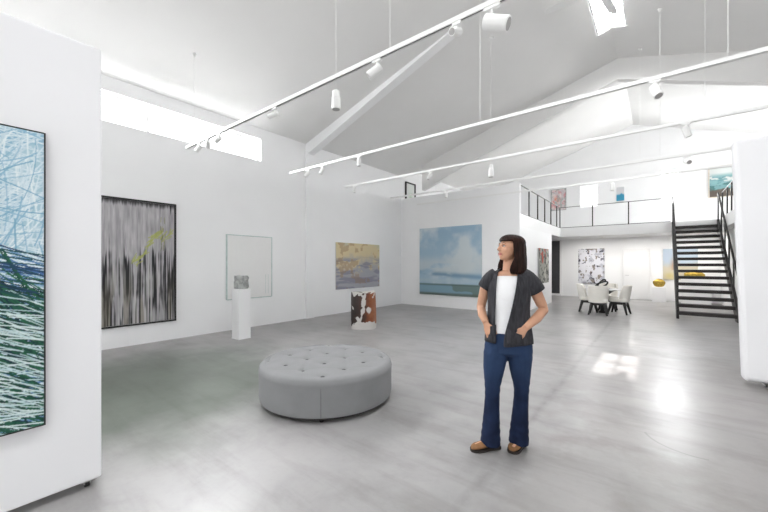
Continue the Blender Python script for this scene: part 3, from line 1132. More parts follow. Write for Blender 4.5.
# ------------------------------------------------------------------ painted stump
rs = random.Random(11)
stp = MB()
rings = []
NS = 40
for i in range(13):
    z = 0.85 * i / 12
    ring = []
    for k in range(NS):
        a = 2 * PI * k / NS
        sq = 1.0 / (abs(math.cos(a)) ** 5 + abs(math.sin(a)) ** 5) ** 0.2
        r = 0.285 * (0.55 + 0.45 * sq) * (1.03 - 0.05 * i / 12) * (1 + 0.03 * math.sin(3 * a + 1.1 + z * 2) + 0.02 * math.sin(7 * a + 4 * z))
        if i == 0:
            r *= 0.97
        if i == 12:
            r *= 0.985
        ring.append((math.cos(a + 0.6) * r, math.sin(a + 0.6) * r, z + (0.02 * math.sin(2 * a + 0.7) if i == 12 else 0)))
    rings.append(ring)
top = rings[-1]
for q, dz in ((0.8, -0.015), (0.45, -0.03)):
    rings.append([(x * q, y * q, z + dz) for x, y, z in top])
stp.loft(rings)
sp = stp.build('stump_sculpture', M['stump'], None, smooth=True, soft=0.9)
sp.location = (-5.43, 6.14, 0)
tag(sp, 'squarish red-brown stump splashed with white plaster on the concrete floor', 'sculpture')

# ------------------------------------------------------------------ tufted ottoman
OC = (-2.965, 2.725)
R_O, ZT = 0.735, 0.425
ot = thing('ottoman', 'big round grey button-tufted ottoman in the middle of the floor', 'ottoman', (OC[0], OC[1], 0), 0)
bx = [-3.45 - OC[0], -3.14 - OC[0], -2.85 - OC[0], -2.555 - OC[0]]
by = [2.29 - OC[1], 2.58 - OC[1], 2.885 - OC[1], 3.20 - OC[1]]
btn = [(x, y) for x in bx for y in by]


def top_z(x, y):
    r = math.hypot(x, y)
    z = ZT + 0.012 * math.cos(min(1, r / R_O) * PI / 2)
    for (a, b) in btn:
        dd = (x - a) ** 2 + (y - b) ** 2
        z -= 0.014 * math.exp(-dd / 0.007) + 0.020 * math.exp(-dd / 0.0012)
    # pulled creases along both diagonals of the button grid
    step = 0.305
    for sx, sy in ((1, 1), (1, -1)):
        p = (sx * (x - bx[0]) + sy * (y - by[0])) / math.sqrt(2)
        per = step / math.sqrt(2) * 2
        q = (p + per / 2) % per - per / 2
        z -= 0.005 * math.exp(-(q / 0.014) ** 2) * (1 if r < 0.66 else 0)
    if r > R_O - 0.06:
        tq = (r - (R_O - 0.06)) / 0.06
        z -= 0.045 * (1 - math.sqrt(max(0, 1 - tq * tq)))
    return z


tp = MB()
NA, NR = 220, 84
vs = [(0, 0, top_z(0, 0))]
for i in range(1, NR + 1):
    r = R_O * (i / NR) ** 0.85
    for k in range(NA):
        a = 2 * PI * k / NA
        x, y = r * math.cos(a), r * math.sin(a)
        vs.append((x, y, top_z(x, y)))
fs = [(0, 1 + k, 1 + (k + 1) % NA) for k in range(NA)]
for i in range(NR - 1):
    for k in range(NA):
        a, b = 1 + i * NA + k, 1 + i * NA + (k + 1) % NA
        fs.append((a, b, b + NA, a + NA))
o0 = len(vs)
zlast = top_z(R_O, 0)
lev = [(R_O + 0.004, zlast - 0.02), (R_O + 0.002, zlast - 0.03), (R_O, 0.25), (R_O, 0.10), (R_O - 0.008, 0.055), (R_O - 0.05, 0.045)]
for r, z in lev:
    for k in range(NA):
        a = 2 * PI * k / NA
        vs.append((r * math.cos(a), r * math.sin(a), z))
prev = 1 + (NR - 1) * NA
for j in range(len(lev)):
    cur = o0 + j * NA
    for k in range(NA):
        fs.append((prev + k, prev + (k + 1) % NA, cur + (k + 1) % NA, cur + k))
    prev = cur
fs.append(tuple(prev + k for k in range(NA)))
tp.add(vs, fs)
tp.build('upholstery', M['ott'], ot, smooth=True, soft=1.0)
for (a, b) in btn:
    MB().ell((a, b, top_z(a, b) + 0.010), (0.021, 0.021, 0.008), None, 14, 8).build('button', M['ottbtn'], ot, smooth=True)
MB().lathe([(R_O - 0.035, 0.028), (R_O - 0.03, 0.03), (R_O - 0.03, 0.05), (R_O - 0.04, 0.052)], 72).build('base', M['foot'], ot, smooth=True, soft=0.6)
for k in range(5):
    a = math.radians(-47 + 72 * k)
    MB().lathe([(0.02, 0), (0.028, 0.03)], 14, (0.66 * math.cos(a), 0.66 * math.sin(a), 0)).build('foot', M['foot'], ot, smooth=True, soft=0.7)
for k in range(4):
    a = math.radians(-47 + 90 * k)
    MB().bar((R_O * math.cos(a), R_O * math.sin(a), 0.06), (R_O * math.cos(a), R_O * math.sin(a), zlast - 0.04), 0.006, 0.006).build('seam', M['ottseam'], ot)

# ------------------------------------------------------------------ lighting tracks, spotlights, pendants
XT0, ZTR = -6.657, 3.60
TY = [2.743, 4.99, 6.80, 8.84, 10.395]
TX1 = [3.0, 5.0, 5.0, 3.2, 3.0]
TL = ['white lighting track closest overhead, running across the front of the hall over the ottoman',
      'white lighting track crossing before the rafter, second in from the front',
      'white lighting track in the middle of the five parallel tracks',
      'white lighting track fourth in, just before the loft',
      'white lighting track running close along the top of the partition wall']
WIRES = [[194.5, 390], [480, 728], [705], [660], [640]]
for y, x1, lb, ws in zip(TY, TX1, TL, WIRES):
    t = thing('lighting_track', lb, 'lighting track', (XT0, y, ZTR), 0, 'suspended ceiling lighting tracks')
    L = x1 - XT0
    b = MB()
    b.box(0, -0.022, -0.010, L, 0.022, 0.022).box(0, -0.022, -0.022, L, -0.011, -0.010).box(0, 0.011, -0.022, L, 0.022, -0.010)
    b.build('track_body', M['white_metal'], t)
    MB().box(0.03, -0.011, -0.013, L - 0.03, 0.011, -0.010).build('track_slot', M['slot'], t)
    MB().box(-0.012, -0.024, -0.024, 0.0, 0.024, 0.024).build('end_cap', M['white_metal'], t)
    for px in ws:
        x = x_at(y, px)
        zc = roof_z(x) - ZTR
        wmb = MB().tube([(x - XT0, 0, 0.02), (x - XT0, 0, zc)], 0.0028, 6)
        wo = wmb.build('suspension_wire', M['white_metal'], t)
        MB().lathe([(0.006, zc - 0.05), (0.03, zc - 0.02), (0.034, zc + 0.012)], 14, (x - XT0, 0, 0)).build('ceiling_cup', M['white_metal'], wo, smooth=True, soft=0.7)


def spotlight(label, x, y, aim, scale=1.0, z=ZTR):
    """cylinder spot under the track; aim = direction of the beam"""
    t = thing('track_spotlight', label, 'spotlight', (x, y, z - 0.022), 0, 'spotlights clipped to the tracks')
    k = scale
    MB().box(-0.055 * k, -0.017, -0.026, 0.055 * k, 0.017, 0.0).build('adapter', M['white_metal'], t, bevel=0.003)
    MB().tube([(0, 0, -0.024), (0, 0, -0.075 * k)], 0.011, 10).build('stem', M['white_metal'], t, smooth=True, soft=0.7)
    A = Vector(aim).normalized()
    p = Vector((0, 0, -0.105 * k))
    r = 0.047 * k
    a0, a1 = p - A * 0.05 * k, p + A * 0.11 * k
    hd = MB().tube([a0, a0 + A * 0.006, a1 - A * 0.004, a1], [r * 0.9, r, r, r * 0.97], 22, ref=(0.13, 0.21, 0.97))
    ho = hd.build('lamp_head', M['white_metal'], t, smooth=True, soft=0.6)
    MB().tube([a1 - A * 0.001, a1 + A * 0.0025], [r * 0.78, r * 0.78], 20, ref=(0.13, 0.21, 0.97)).build('lens', M['grey_lens'], ho, smooth=True, soft=0.6)
    return t


SPOTS = [
    (0, 199.5, (-0.9, -0.5, -1.1), 0.75, 'white spotlight at the very end of the closest track, aimed at the wall'),
    (0, 208, (-0.9, 0.4, -0.5), 0.75, 'white spotlight second from the wall end of the closest track'),
    (0, 219, (-0.8, -0.2, -0.45), 0.75, 'white spotlight third from the wall end of the closest track'),
    (0, 275, (-1.0, -0.5, -0.35), 0.85, 'white spotlight alone on the closest track, just beside the clerestory end'),
    (0, 377, (-0.75, -0.45, -0.65), 0.95, 'white spotlight on the closest track beside the cylinder pendant'),
    (0, 457, (-0.15, -1.0, -0.45), 0.75, 'white spotlight on the closest track with its dark lens facing the viewer'),
    (0, 492, (0.82, 0.13, -0.36), 1.25, 'large white spotlight cut close to the top edge, biggest of the spotlights'),
    (1, 308, (-0.6, -0.6, -0.9), 0.85, 'white spotlight at the wall end of the second track in front of the pilaster'),
    (1, 322.5, (-0.45, -0.35, -1.0), 0.85, 'white spotlight second from the wall end of the second track'),
    (1, 359, (0, 0.05, -1.0), 0.85, 'white spotlight pointing straight down from the second track below the rafter foot'),
    (1, 655, (0.28, -0.35, -0.8), 1.0, 'white spotlight on the second track in front of the bright loft ceiling'),
    (2, 354.5, (0, 0.02, -1.0), 0.85, 'white spotlight at the wall end of the middle track'),
    (2, 430, (-0.35, -0.3, -0.9), 0.85, 'white spotlight on the middle track above the blue sky painting'),
    (2, 686, (0.3, 0.1, -1.0), 0.95, 'white spotlight on the middle track above the stairs'),
    (3, 446, (0, 0.0, -1.0), 0.9, 'white spotlight on the fourth track above the partition top'),
    (3, 687, (0.3, -1.0, -0.5), 1.0, 'white spotlight seen end-on under the fourth track near the wheeled panel'),
    (4, 612.5, (0, 0.0, -1.0), 1.1, 'white spotlight on the track nearest the loft, before the loft windows'),
]
for k, px, aim, sc_, lb in SPOTS:
    spotlight(lb, x_at(TY[k], px), TY[k], aim, sc_)


def pendant(label, x, y, zb, h, r):
    t = thing('pendant_lamp', label, 'pendant lamp', (x, y, zb), 0, 'white cylinder pendant lamps')
    MB().lathe([(r * 0.97, 0.0), (r, 0.004), (r * 0.93, h * 0.62), (r * 0.8, h * 0.66), (r * 0.74, h * 0.96), (r * 0.5, h)], 28).build('lamp_shade', M['white_metal'], t, smooth=True, soft=0.6)
    MB().lathe([(r * 0.8, -0.003), (r * 0.8, 0.001)], 24).build('lens', M['grey_lens'], t)
    zc = roof_z(x) - zb
    MB().tube([(0, 0, h - 0.01), (0, 0, zc)], 0.004, 8).build('cord', M['white_metal'], t, smooth=True)
    MB().lathe([(0.045, zc - 0.03), (0.05, zc + 0.012)], 20).build('ceiling_cup', M['white_metal'], t, smooth=True, soft=0.7)


pendant('white cylinder pendant lamp hanging over the ottoman side beside the rafter foot', -3.34, 3.23, 3.545, 0.25, 0.062)
pendant('small white cylinder pendant lamp hanging before the bright loft roof', -2.74, 7.13, 3.325, 0.26, 0.060)

# ceiling fan under the ridge
ft = thing('ceiling_fan', 'white ceiling fan hanging from the ridge in front of the skylight', 'ceiling fan', (XRG, 7.12, 6.35), 0)
MB().lathe([(0.05, -0.10), (0.12, -0.07), (0.13, 0.02), (0.09, 0.07), (0.03, 0.10)], 28).build('motor_housing', M['white_metal'], ft, smooth=True, soft=0.7)
MB().tube([(0, 0, 0.09), (0, 0, ZR - 6.35)], 0.016, 10).build('down_rod', M['white_metal'], ft, smooth=True)
for k in range(4):
    a = math.radians(80 + 96 * 0 + 90 * k + (8 if k == 1 else 0))
    R_ = Matrix.Rotation(a, 4, 'Z')
    bl = MB()
    prof = [(0.12, 0.045), (0.25, 0.06), (0.55, 0.07), (0.80, 0.062), (0.90, 0.04)]
    rings = []
    for r, w in prof:
        ring = []
        for (yy, zz) in ((-w, -0.012 - 0.004), (w, 0.012 - 0.004), (w, 0.012 + 0.004), (-w, -0.012 + 0.004)):
            ring.append(R_ @ Vector((r, yy, zz - 0.03)))
        rings.append(ring)
    bl.loft(rings)
    bl.build('blade', M['grey_lens'] if False else M['white_metal'], ft)

# ------------------------------------------------------------------ staircase
SX0, SX1, SY0, SY1 = 0.45, 1.64, 12.5, 16.4
NT = 15
stt = thing('staircase', 'open black steel staircase with dark treads rising to the loft', 'staircase', (SX0, SY0, 0), 0)
run = (SY1 - SY0) / NT
rise = ZL / (NT + 1)
for i in range(NT):
    y = i * run
    z = rise * (i + 1)
    MB().box(0.03, y, z - 0.085, SX1 - SX0 - 0.03, y + run + 0.02, z).build('tread', M['tread'], stt, bevel=0.004, segs=1)
ang = math.atan2(rise, run)
for x in (0.0, SX1 - SX0):
    g = MB()
    xa, xb = x - 0.03, x + 0.03
    dz0, dz1 = -0.20, 0.10
    yS, yE = -0.02, SY1 - SY0
    zS, zE = 0.0, ZL - rise * 0.2
    y_bot = 0.20 / (rise / run)
    pts = [(yS, 0.0), (y_bot + 0.05, 0.0), (yE, ZL - 0.38), (yE, ZL), (yS, 0.24)]
    vs = [(xa, yy, zz) for yy, zz in pts] + [(xb, yy, zz) for yy, zz in pts]
    n = len(pts)
    g.add(vs, [tuple(range(n)), tuple(reversed(range(n, 2 * n)))] + [(i, i + n, (i + 1) % n + n, (i + 1) % n) for i in range(n)])
    g.build('stringer', M['steel'], stt)
    hr = MB()
    hr.bar((x, 0.03, 0.19 + 0.90), (x, SY1 - SY0 - 0.02, ZL + 0.90), 0.045, 0.045)
    hr.build('handrail', M['steel'], stt)
    for fr_ in (0.0, 0.2, 0.4, 0.6, 0.8, 1.0):
        yy = 0.05 + fr_ * (SY1 - SY0 - 0.09)
        zz = 0.19 + (ZL - 0.19) * fr_
        MB().bar((x, yy, 0.0 if fr_ == 0 else zz - 0.1), (x, yy, zz + 0.90), 0.035, 0.035).build('baluster', M['steel'], stt)

# ------------------------------------------------------------------ loft railings


def railing(label, pts, post_list, h=0.88, zb=ZL):
    t = thing('loft_railing', label, 'railing', (*pts[0], zb), 0)
    o = Vector((*pts[0], 0))
    r = MB()
    for a, b in zip(pts[:-1], pts[1:]):
        A, B = Vector((*a, h)) - o, Vector((*b, h)) - o
        MB().bar(A, B, 0.03, 0.02).build('top_rail', M['steel'], t)
        A.z = B.z = 0.02
        MB().bar(A, B, 0.02, 0.02).build('bottom_rail', M['steel'], t)
    for p in post_list:
        q = Vector((*p, 0)) - o
        MB().bar((q.x, q.y, 0), (q.x, q.y, h), 0.04, 0.012 if False else 0.03).build('post', M['steel'], t)
    return t


railing('thin black steel railing along the edge of the loft up to the stair head',
        [(XB - 0.03, YBK + 0.16), (XB - 0.03, YLE + 0.03), (SX0 - 0.06, YLE + 0.03)],
        [(XB - 0.03, y) for y in (11.84, 12.88, 13.85, 14.8, 15.81, 16.43)] + [(x_at(YLE + 0.03, 592.5), YLE + 0.03), (x_at(YLE + 0.03, 628.5), YLE + 0.03)])
railing('short black steel railing on the loft wing past the stair head',
        [(XW + 0.05, 16.2), (XW + 0.05, 10.9)], [(XW + 0.05, y) for y in (16.2, 15.2, 14.4, 13.3, 12.1, 10.95)])

# ------------------------------------------------------------------ dining group
TC = (-1.31, 12.60)
tb = thing('dining_table', 'round white-topped dining table on a black flared base under the loft edge', 'table', (*TC, 0), 0)
MB().lathe([(0.46, 0.715), (0.48, 0.72), (0.48, 0.738), (0.47, 0.742)], 48).build('table_top', M['table_top'], tb, smooth=True, soft=0.6)
MB().lathe([(0.12, 0.0), (0.12, 0.03), (0.075, 0.07), (0.07, 0.28), (0.08, 0.52), (0.32, 0.70), (0.38, 0.716)], 40).build('base', M['black_wood'], tb, smooth=True, soft=0.9)


def make_chair(label, loc, rz):
    """faces local +Y (towards the table); back towards -Y"""
    t = thing('dining_chair', label, 'chair', (*loc, 0), rz, 'cream chairs around the round table')
    st_ = MB()
    rings = []
    for z, q in ((0.37, 0.94), (0.385, 1.0), (0.46, 1.0), (0.485, 0.94)):
        ring = []
        for k in range(28):
            a = 2 * PI * k / 28
            e = 1.0 / (abs(math.cos(a)) ** 4 + abs(math.sin(a)) ** 4) ** 0.25
            ring.append((0.25 * e * math.cos(a) * q, 0.24 * e * math.sin(a) * q, z))
        rings.append(ring)
    st_.loft(rings)
    st_.build('seat', M['cream'], t, smooth=True, soft=0.8)
    bk = MB()
    rings = []
    for z, w, ext in ((0.365, 0.80, 0.0), (0.45, 0.92, 0.10), (0.60, 0.98, 0.09), (0.75, 1.0, 0.05), (0.84, 0.97, 0.0), (0.865, 0.9, -0.02)):
        A = 1.25 + ext * 2.2
        outer, inner = [], []
        lean = (z - 0.37) * 0.16
        for j in range(19):
            a = -A + 2 * A * j / 18
            rx, ry = 0.275 * w, 0.25
            outer.append((rx * math.sin(a), -ry * math.cos(a) * 0.98 - lean - 0.01, z))
            inner.append(((rx - 0.05) * math.sin(a), -(ry - 0.05) * math.cos(a) - lean, z))
        rings.append(outer + inner[::-1])
    bk.loft(rings)
    bk.build('backrest', M['cream'], t, smooth=True, soft=0.9)
    for sx in (-1, 1):
        for sy in (-1, 1):
            MB().tube([(sx * 0.15, sy * 0.15, 0.372), (sx * 0.235, sy * 0.245, 0.0)], [0.045, 0.024], 10).build('leg', M['black_wood'], t, smooth=True, soft=0.8)
    MB().box(-0.18, -0.18, 0.29, 0.18, 0.18, 0.372).build('seat_frame', M['black_wood'], t)  # deepened, its black standing in for shadow under the seat
    return t


c0 = make_chair('cream dining chair turned with its back to the viewer at the round table', (TC[0] - 0.06, TC[1] - 0.56), 0.05)
for lb, dx, dy, rz in (
        ('cream dining chair at the round table on the side towards the partition return', -0.40, 0.06, -PI / 2 + 0.1),
        ('cream dining chair at the round table on the side towards the stairs', 0.41, 0.04, PI / 2 - 0.15),
        ('cream dining chair on the far side of the round table, only its back top showing', 0.06, 0.70, PI)):
    c_ = copy_tree(c0)
    c_.location = (TC[0] + dx, TC[1] + dy, 0)
    c_.rotation_euler = (0, 0, rz)
    c_['label'] = lb

# looping black sculpture on the table
lp = MB()
pts = []
for k in range(41):
    a = 2 * PI * k / 40 * 1.6
    pts.append((0.17 * math.cos(a) * (0.5 + 0.5 * k / 40) - 0.02, 0.07 * math.sin(a * 1.3), 0.05 + 0.13 * (1 + math.sin(a + 0.6)) * (1 - 0.35 * k / 40)))
lp.tube(pts, [0.026] * 41, 10)
lo = lp.build('loop_sculpture', M['bronze'], None, smooth=True)
lo.location = (TC[0] + 0.0, TC[1] - 0.05, 0.742 - min(p[2] for p in pts) + 0.0275)
tag(lo, 'twisted black loop sculpture standing on the round dining table', 'sculpture')

# plinth with a gold disc, and one behind the stair with a gold shell
p2 = thing('plinth', 'low white plinth against the back wall beside the white door', 'plinth', (0.065, 17.75, 0), 0)
MB().box(-0.22, -0.22, 0, 0.22, 0.22, 0.58).build('column_body', M['plinth'], p2, bevel=0.006)
MB().box(-0.225, -0.225, 0.0, 0.225, 0.225, 0.012).build('base', M['plinth'], p2)
gd = MB()
rings = []
for i in range(1, 16):
    a = PI * i / 16
    ring = []
    for k in range(28):
        b = 2 * PI * k / 28
        r = 1 + 0.03 * math.sin(5 * b) * math.sin(a)
        ring.append((0.20 * r * math.sin(a) * math.cos(b), -0.09 * math.cos(a), 0.165 + 0.165 * r * math.sin(a) * math.sin(b)))
    rings.append(ring)
gd.loft(rings)
go = gd.build('disc_sculpture', M['gold'], None, smooth=True)
go.location = (0.065, 17.75, 0.575)
tag(go, 'round golden disc sculpture on the low white plinth near the door', 'sculpture')
p3 = thing('plinth', 'wide white plinth seen through the open stair treads', 'plinth', (1.15, 17.7, 0), 0)
MB().box(-0.42, -0.25, 0, 0.42, 0.25, 0.93).build('column_body', M['plinth'], p3, bevel=0.006)
MB().box(-0.425, -0.255, 0.0, 0.425, 0.255, 0.012).build('base', M['plinth'], p3)
gs = MB()
rings = []
for i in range(15):
    q = i / 14
    x = -0.30 + 0.60 * q
    r = 0.14 * math.sin(PI * min(1, q * 0.9 + 0.08)) ** 0.6 + 0.01
    rings.append([(x, r * 0.7 * math.cos(2 * PI * k / 18), 0.15 + r * math.sin(2 * PI * k / 18) * (1 + 0.08 * math.sin(9 * q))) for k in range(18)])
gs.loft(rings)
gso = gs.build('shell_sculpture', M['gold'], None, smooth=True)
gso.location = (1.12, 17.7, 0.93 + (-min(v_[2] for v_ in gs.v)) + 0.001)
tag(gso, 'long golden shell sculpture on the plinth behind the stairs', 'sculpture')
# ------------------------------------------------------------------ the woman
PX_, PY_ = -0.975, 2.794
pr = thing('person', 'woman in charcoal open vest, white tee and flared jeans standing with hands in pockets', 'person', (PX_, PY_, 0), math.atan2(0.975, 2.794))


def ering(cx, cy, z, rx, ry, n=28, p=2.3, dz=0.0):
    r = []
    for k in range(n):
        a = 2 * PI * k / n
        ca, sa = math.cos(a), math.sin(a)
        e = (abs(ca) ** p + abs(sa) ** p) ** (-1 / p)
        r.append((cx + rx * e * ca, cy + ry * e * sa, z + dz * sa))
    return r


# head frame: S to the woman's left, Fv where she looks, U up
YAW, PIT = math.radians(57), math.radians(5)
HC = Vector((0.055, -0.005, 1.628))
Fh = Vector((-math.sin(YAW), -math.cos(YAW), 0))
Sh = Vector((math.cos(YAW), -math.sin(YAW), 0))
Fv = (Fh * math.cos(PIT) + Vector((0, 0, 1)) * math.sin(PIT)).normalized()
Uv = Sh.cross(Fv).normalized()
if Uv.z < 0:
    Uv = -Uv
HM = Matrix(((Sh.x, Fv.x, Uv.x, HC.x), (Sh.y, Fv.y, Uv.y, HC.y), (Sh.z, Fv.z, Uv.z, HC.z), (0, 0, 0, 1)))


def hp(s, f, u):
    return HM @ Vector((s, f, u))


body = MB()
# head
body.ell((0, -0.012, 0.020), (0.072, 0.090, 0.085), HM, 28, 18)
body.ell((0, 0.028, -0.028), (0.058, 0.062, 0.078), HM, 24, 16)
body.ell((0, 0.052, -0.078), (0.034, 0.034, 0.026), HM, 18, 12)
body.ell((0, 0.066, -0.090), (0.016, 0.017, 0.014), HM, 14, 10)
for sg in (-1, 1):
    body.ell((sg * 0.036, 0.052, -0.026), (0.023, 0.026, 0.024), HM, 14, 10)
    body.ell((sg * 0.026, 0.076, 0.024), (0.024, 0.010, 0.008), HM, 14, 8)
    body.ell((sg * 0.072, -0.008, -0.010), (0.010, 0.020, 0.030), HM, 14, 8)
    body.ell((sg * 0.010, 0.096, -0.027), (0.008, 0.011, 0.008), HM, 10, 8)
body.tube([hp(0, 0.078, 0.020), hp(0, 0.092, 0.002), hp(0, 0.105, -0.018), hp(0, 0.104, -0.028)], [0.009, 0.010, 0.011, 0.011], 10)
body.ell((0, 0.107, -0.023), (0.010, 0.010, 0.009), HM, 12, 8)
body.ell((0, 0.083, -0.052), (0.022, 0.012, 0.007), HM, 14, 8)
body.ell((0, 0.081, -0.063), (0.020, 0.012, 0.007), HM, 14, 8)
# neck and trunk
body.tube([(0.045, 0.015, 1.40), (0.048, 0.012, 1.47), (0.054, 0.008, 1.56)], [0.056, 0.050, 0.049], 18)
trunk = [(0.84, .160, .105, .042), (0.90, .163, .108, .042), (0.96, .150, .100, .042), (1.04, .124, .086, .042), (1.12, .126, .088, .043),
         (1.20, .134, .098, .044), (1.27, .142, .104, .045), (1.34, .146, .094, .045), (1.39, .146, .080, .045), (1.42, .118, .068, .045), (1.445, .070, .056, .045)]
body.loft([ering(cx, 0.004 - (0.012 if 1.15 < z < 1.32 else 0), z, rx, ry) for z, rx, ry, cx in trunk])
# legs, hidden by the jeans but carrying them, and feet
body.tube([(-0.040, 0, 0.88), (-0.068, -0.008, 0.68), (-0.082, -0.02, 0.50), (-0.086, -0.005, 0.34), (-0.088, 0.005, 0.09), (-0.088, 0.01, 0.04)], [.078, .070, .048, .046, .034, .034], 14)
body.tube([(0.124, 0.0, 0.88), (0.130, 0.03, 0.68), (0.140, 0.06, 0.50), (0.134, 0.08, 0.34), (0.128, 0.10, 0.09), (0.128, 0.10, 0.04)], [.078, .070, .048, .046, .034, .034], 14)
body.tube([(-0.07, 0.02, 0.045), (-0.16, -0.03, 0.038), (-0.215, -0.07, 0.032)], [.026, .028, .020], 12)
body.tube([(0.14, 0.13, 0.045), (0.105, 0.05, 0.038), (0.075, -0.01, 0.032)], [.026, .028, .020], 12)
# arms
ARM_R = [(-0.095, 0.0, 1.385), (-0.138, 0.018, 1.30), (-0.162, 0.030, 1.20), (-0.172, 0.032, 1.145), (-0.160, -0.022, 1.090), (-0.130, -0.070, 1.035)]
ARM_L = [(0.190, 0.0, 1.385), (0.245, 0.020, 1.28), (0.288, 0.040, 1.18), (0.304, 0.046, 1.140), (0.245, -0.025, 1.078), (0.160, -0.095, 1.010)]
body.tube(ARM_R, [.050, .043, .038, .036, .036, .025], 14)
body.tube(ARM_L, [.050, .045, .040, .038, .038, .026], 14)


def hand(mb, wrist, direc, palm_n, thumb_side):
    """palm + five fingers running along direc; palm_n = palm normal; fingers slightly curled"""
    d = Vector(direc).normalized()
    nrm = Vector(palm_n).normalized()
    a = d.cross(nrm).normalized() * thumb_side
    nrm = a.cross(d).normalized() * thumb_side
    w = Vector(wrist)
    mb.tube([w - d * 0.02, w + d * 0.02, w + d * 0.055, w + d * 0.088], [0.024, 0.030, 0.037, 0.034], 14, flat=0.42, ref=tuple(nrm))
    for i, (off, ln) in enumerate(((0.027, 0.066), (0.009, 0.075), (-0.009, 0.070), (-0.026, 0.054))):
        b = w + d * 0.075 + a * off
        p1 = b + d * (0.012 + ln * 0.42) + nrm * 0.003
        p2 = p1 + d * ln * 0.33 + nrm * 0.010
        p3 = p2 + d * ln * 0.25 + nrm * 0.014
        mb.tube([b, p1, p2, p3], [0.0095, 0.0088, 0.0082, 0.0068], 10)
    t0 = w + d * 0.022 + a * 0.022
    t1 = t0 + a * 0.024 + d * 0.026 + nrm * 0.006
    t2 = t1 + d * 0.030 + a * 0.006 + nrm * 0.006
    t3 = t2 + d * 0.022 - a * 0.002
    mb.tube([t0, t1, t2, t3], [0.013, 0.011, 0.0098, 0.0078], 10)


hand(body, (-0.128, -0.072, 1.030), (0.30, -0.10, -0.95), (0.45, 0.88, 0.0), 1)
hand(body, (0.158, -0.097, 1.008), (-0.58, -0.12, -0.80), (-0.2, 0.95, -0.1), -1)
me = remeshed(body, 'body', 0.0055, 4)
link('body', me, M['skin'], pr, smooth=True)

# face details
for sg in (-1, 1):
    eo = MB().ell((sg * 0.028, 0.0765, 0.006), (0.0115, 0.0075, 0.0055), HM, 16, 10).build('eye', M['eyewhite'], pr, smooth=True)
    MB().ell((sg * 0.028 - 0.002, 0.0835, 0.006), (0.0055, 0.003, 0.0058), HM, 12, 8).build('iris', M['iris'], eo, smooth=True)
    MB().tube([hp(sg * 0.014, 0.088, 0.0125), hp(sg * 0.028, 0.0865, 0.0165), hp(sg * 0.041, 0.076, 0.0115)], [0.0014, 0.0018, 0.001], 8).build('eyelid', M['hair'], eo, smooth=True)
    MB().tube([hp(sg * 0.012, 0.0865, 0.028), hp(sg * 0.028, 0.0855, 0.033), hp(sg * 0.045, 0.072, 0.027)], [0.002, 0.003, 0.0015], 8).build('eyebrow', M['hair'], pr, smooth=True)
lm = MB()
lm.tube([hp(-0.022, 0.084, -0.0555), hp(-0.009, 0.0955, -0.0505), hp(0, 0.0945, -0.052), hp(0.009, 0.0955, -0.0505), hp(0.022, 0.084, -0.0555)], [0.002, 0.0045, 0.0045, 0.0045, 0.002], 8)
lm.tube([hp(-0.021, 0.083, -0.0575), hp(-0.008, 0.0935, -0.0635), hp(0.008, 0.0935, -0.0635), hp(0.021, 0.083, -0.0575)], [0.002, 0.0055, 0.0055, 0.002], 8)
lm.build('lips', M['lips'], pr, smooth=True)

# hair: fringe and crown cap, then the long back and sides opened around the face
hr = MB()
NH = 72


def hair_r(a, u):
    return 1 + 0.018 * math.sin(11 * a + 9 * u) + 0.014 * math.sin(23 * a - 14 * u)


rings = []
for i in range(15):
    q = i / 14
    u = 0.040 + (0.108 - 0.040) * math.sin(q * PI / 2)
    k_ = math.cos(q * PI / 2) ** 0.75 if q < 1 else 0.02
    ring = []
    for j in range(NH):
        a = 2 * PI * j / NH          # 0 = straight ahead
        rf = 0.104 if math.cos(a) > 0 else 0.112
        uu = u + (0.010 * math.cos(a) if i == 0 else 0) * (1 if math.cos(a) > 0 else 0)
        if i == 0:
            uu += 0.006 * math.sin(19 * a)
        ring.append(hp(0.090 * k_ * math.sin(a) * hair_r(a, u), -0.012 + rf * k_ * math.cos(a) * hair_r(a, u) * (0.985 if i == 0 else 1), uu))
    rings.append(ring)
hr.loft(rings)
rings = []
for (u, rs_, rb, ins, A, sh) in (
        (0.075, .080, .092, .030, 118, -.014), (0.040, .090, .108, .026, 116, -.012), (0.000, .094, .118,   .026, 112, -.012), (-0.040, .098, .122, .028, 110, -.012),
        (-0.080, .102, .124, .034, 108, -.016), (-0.115, .106, .124, .042, 116, -.018), (-0.150, .110, .122, .046, 124, -.020), (-0.180, .108, .116, .044, 128, -.022), (-0.200, .098, .100, .036, 124, -.022)):
    outer, inner = [], []
    A = math.radians(A)
    for j in range(NH):
        b = -A + 2 * A * j / (NH - 1)          # 0 = straight back
        tip = 0.012 * math.sin(17 * b) if u < -0.18 else 0
        k2 = hair_r(b * 1.3 + 1, u)
        edge = min(1, (A - abs(b)) / 0.25)
        outer.append(hp(rs_ * math.sin(b) * k2, sh - rb * math.cos(b) * k2, u + tip))
        kk = 1 - (ins / rs_) * (0.25 + 0.75 * edge)
        inner.append(hp(rs_ * math.sin(b) * kk, sh - rb * math.cos(b) * kk, u + tip))
    rings.append(outer + inner[::-1])
hr.loft(rings)
hm = remeshed(hr, 'hair', 0.0055, 3)
link('hair', hm, M['hair'], pr, smooth=True)

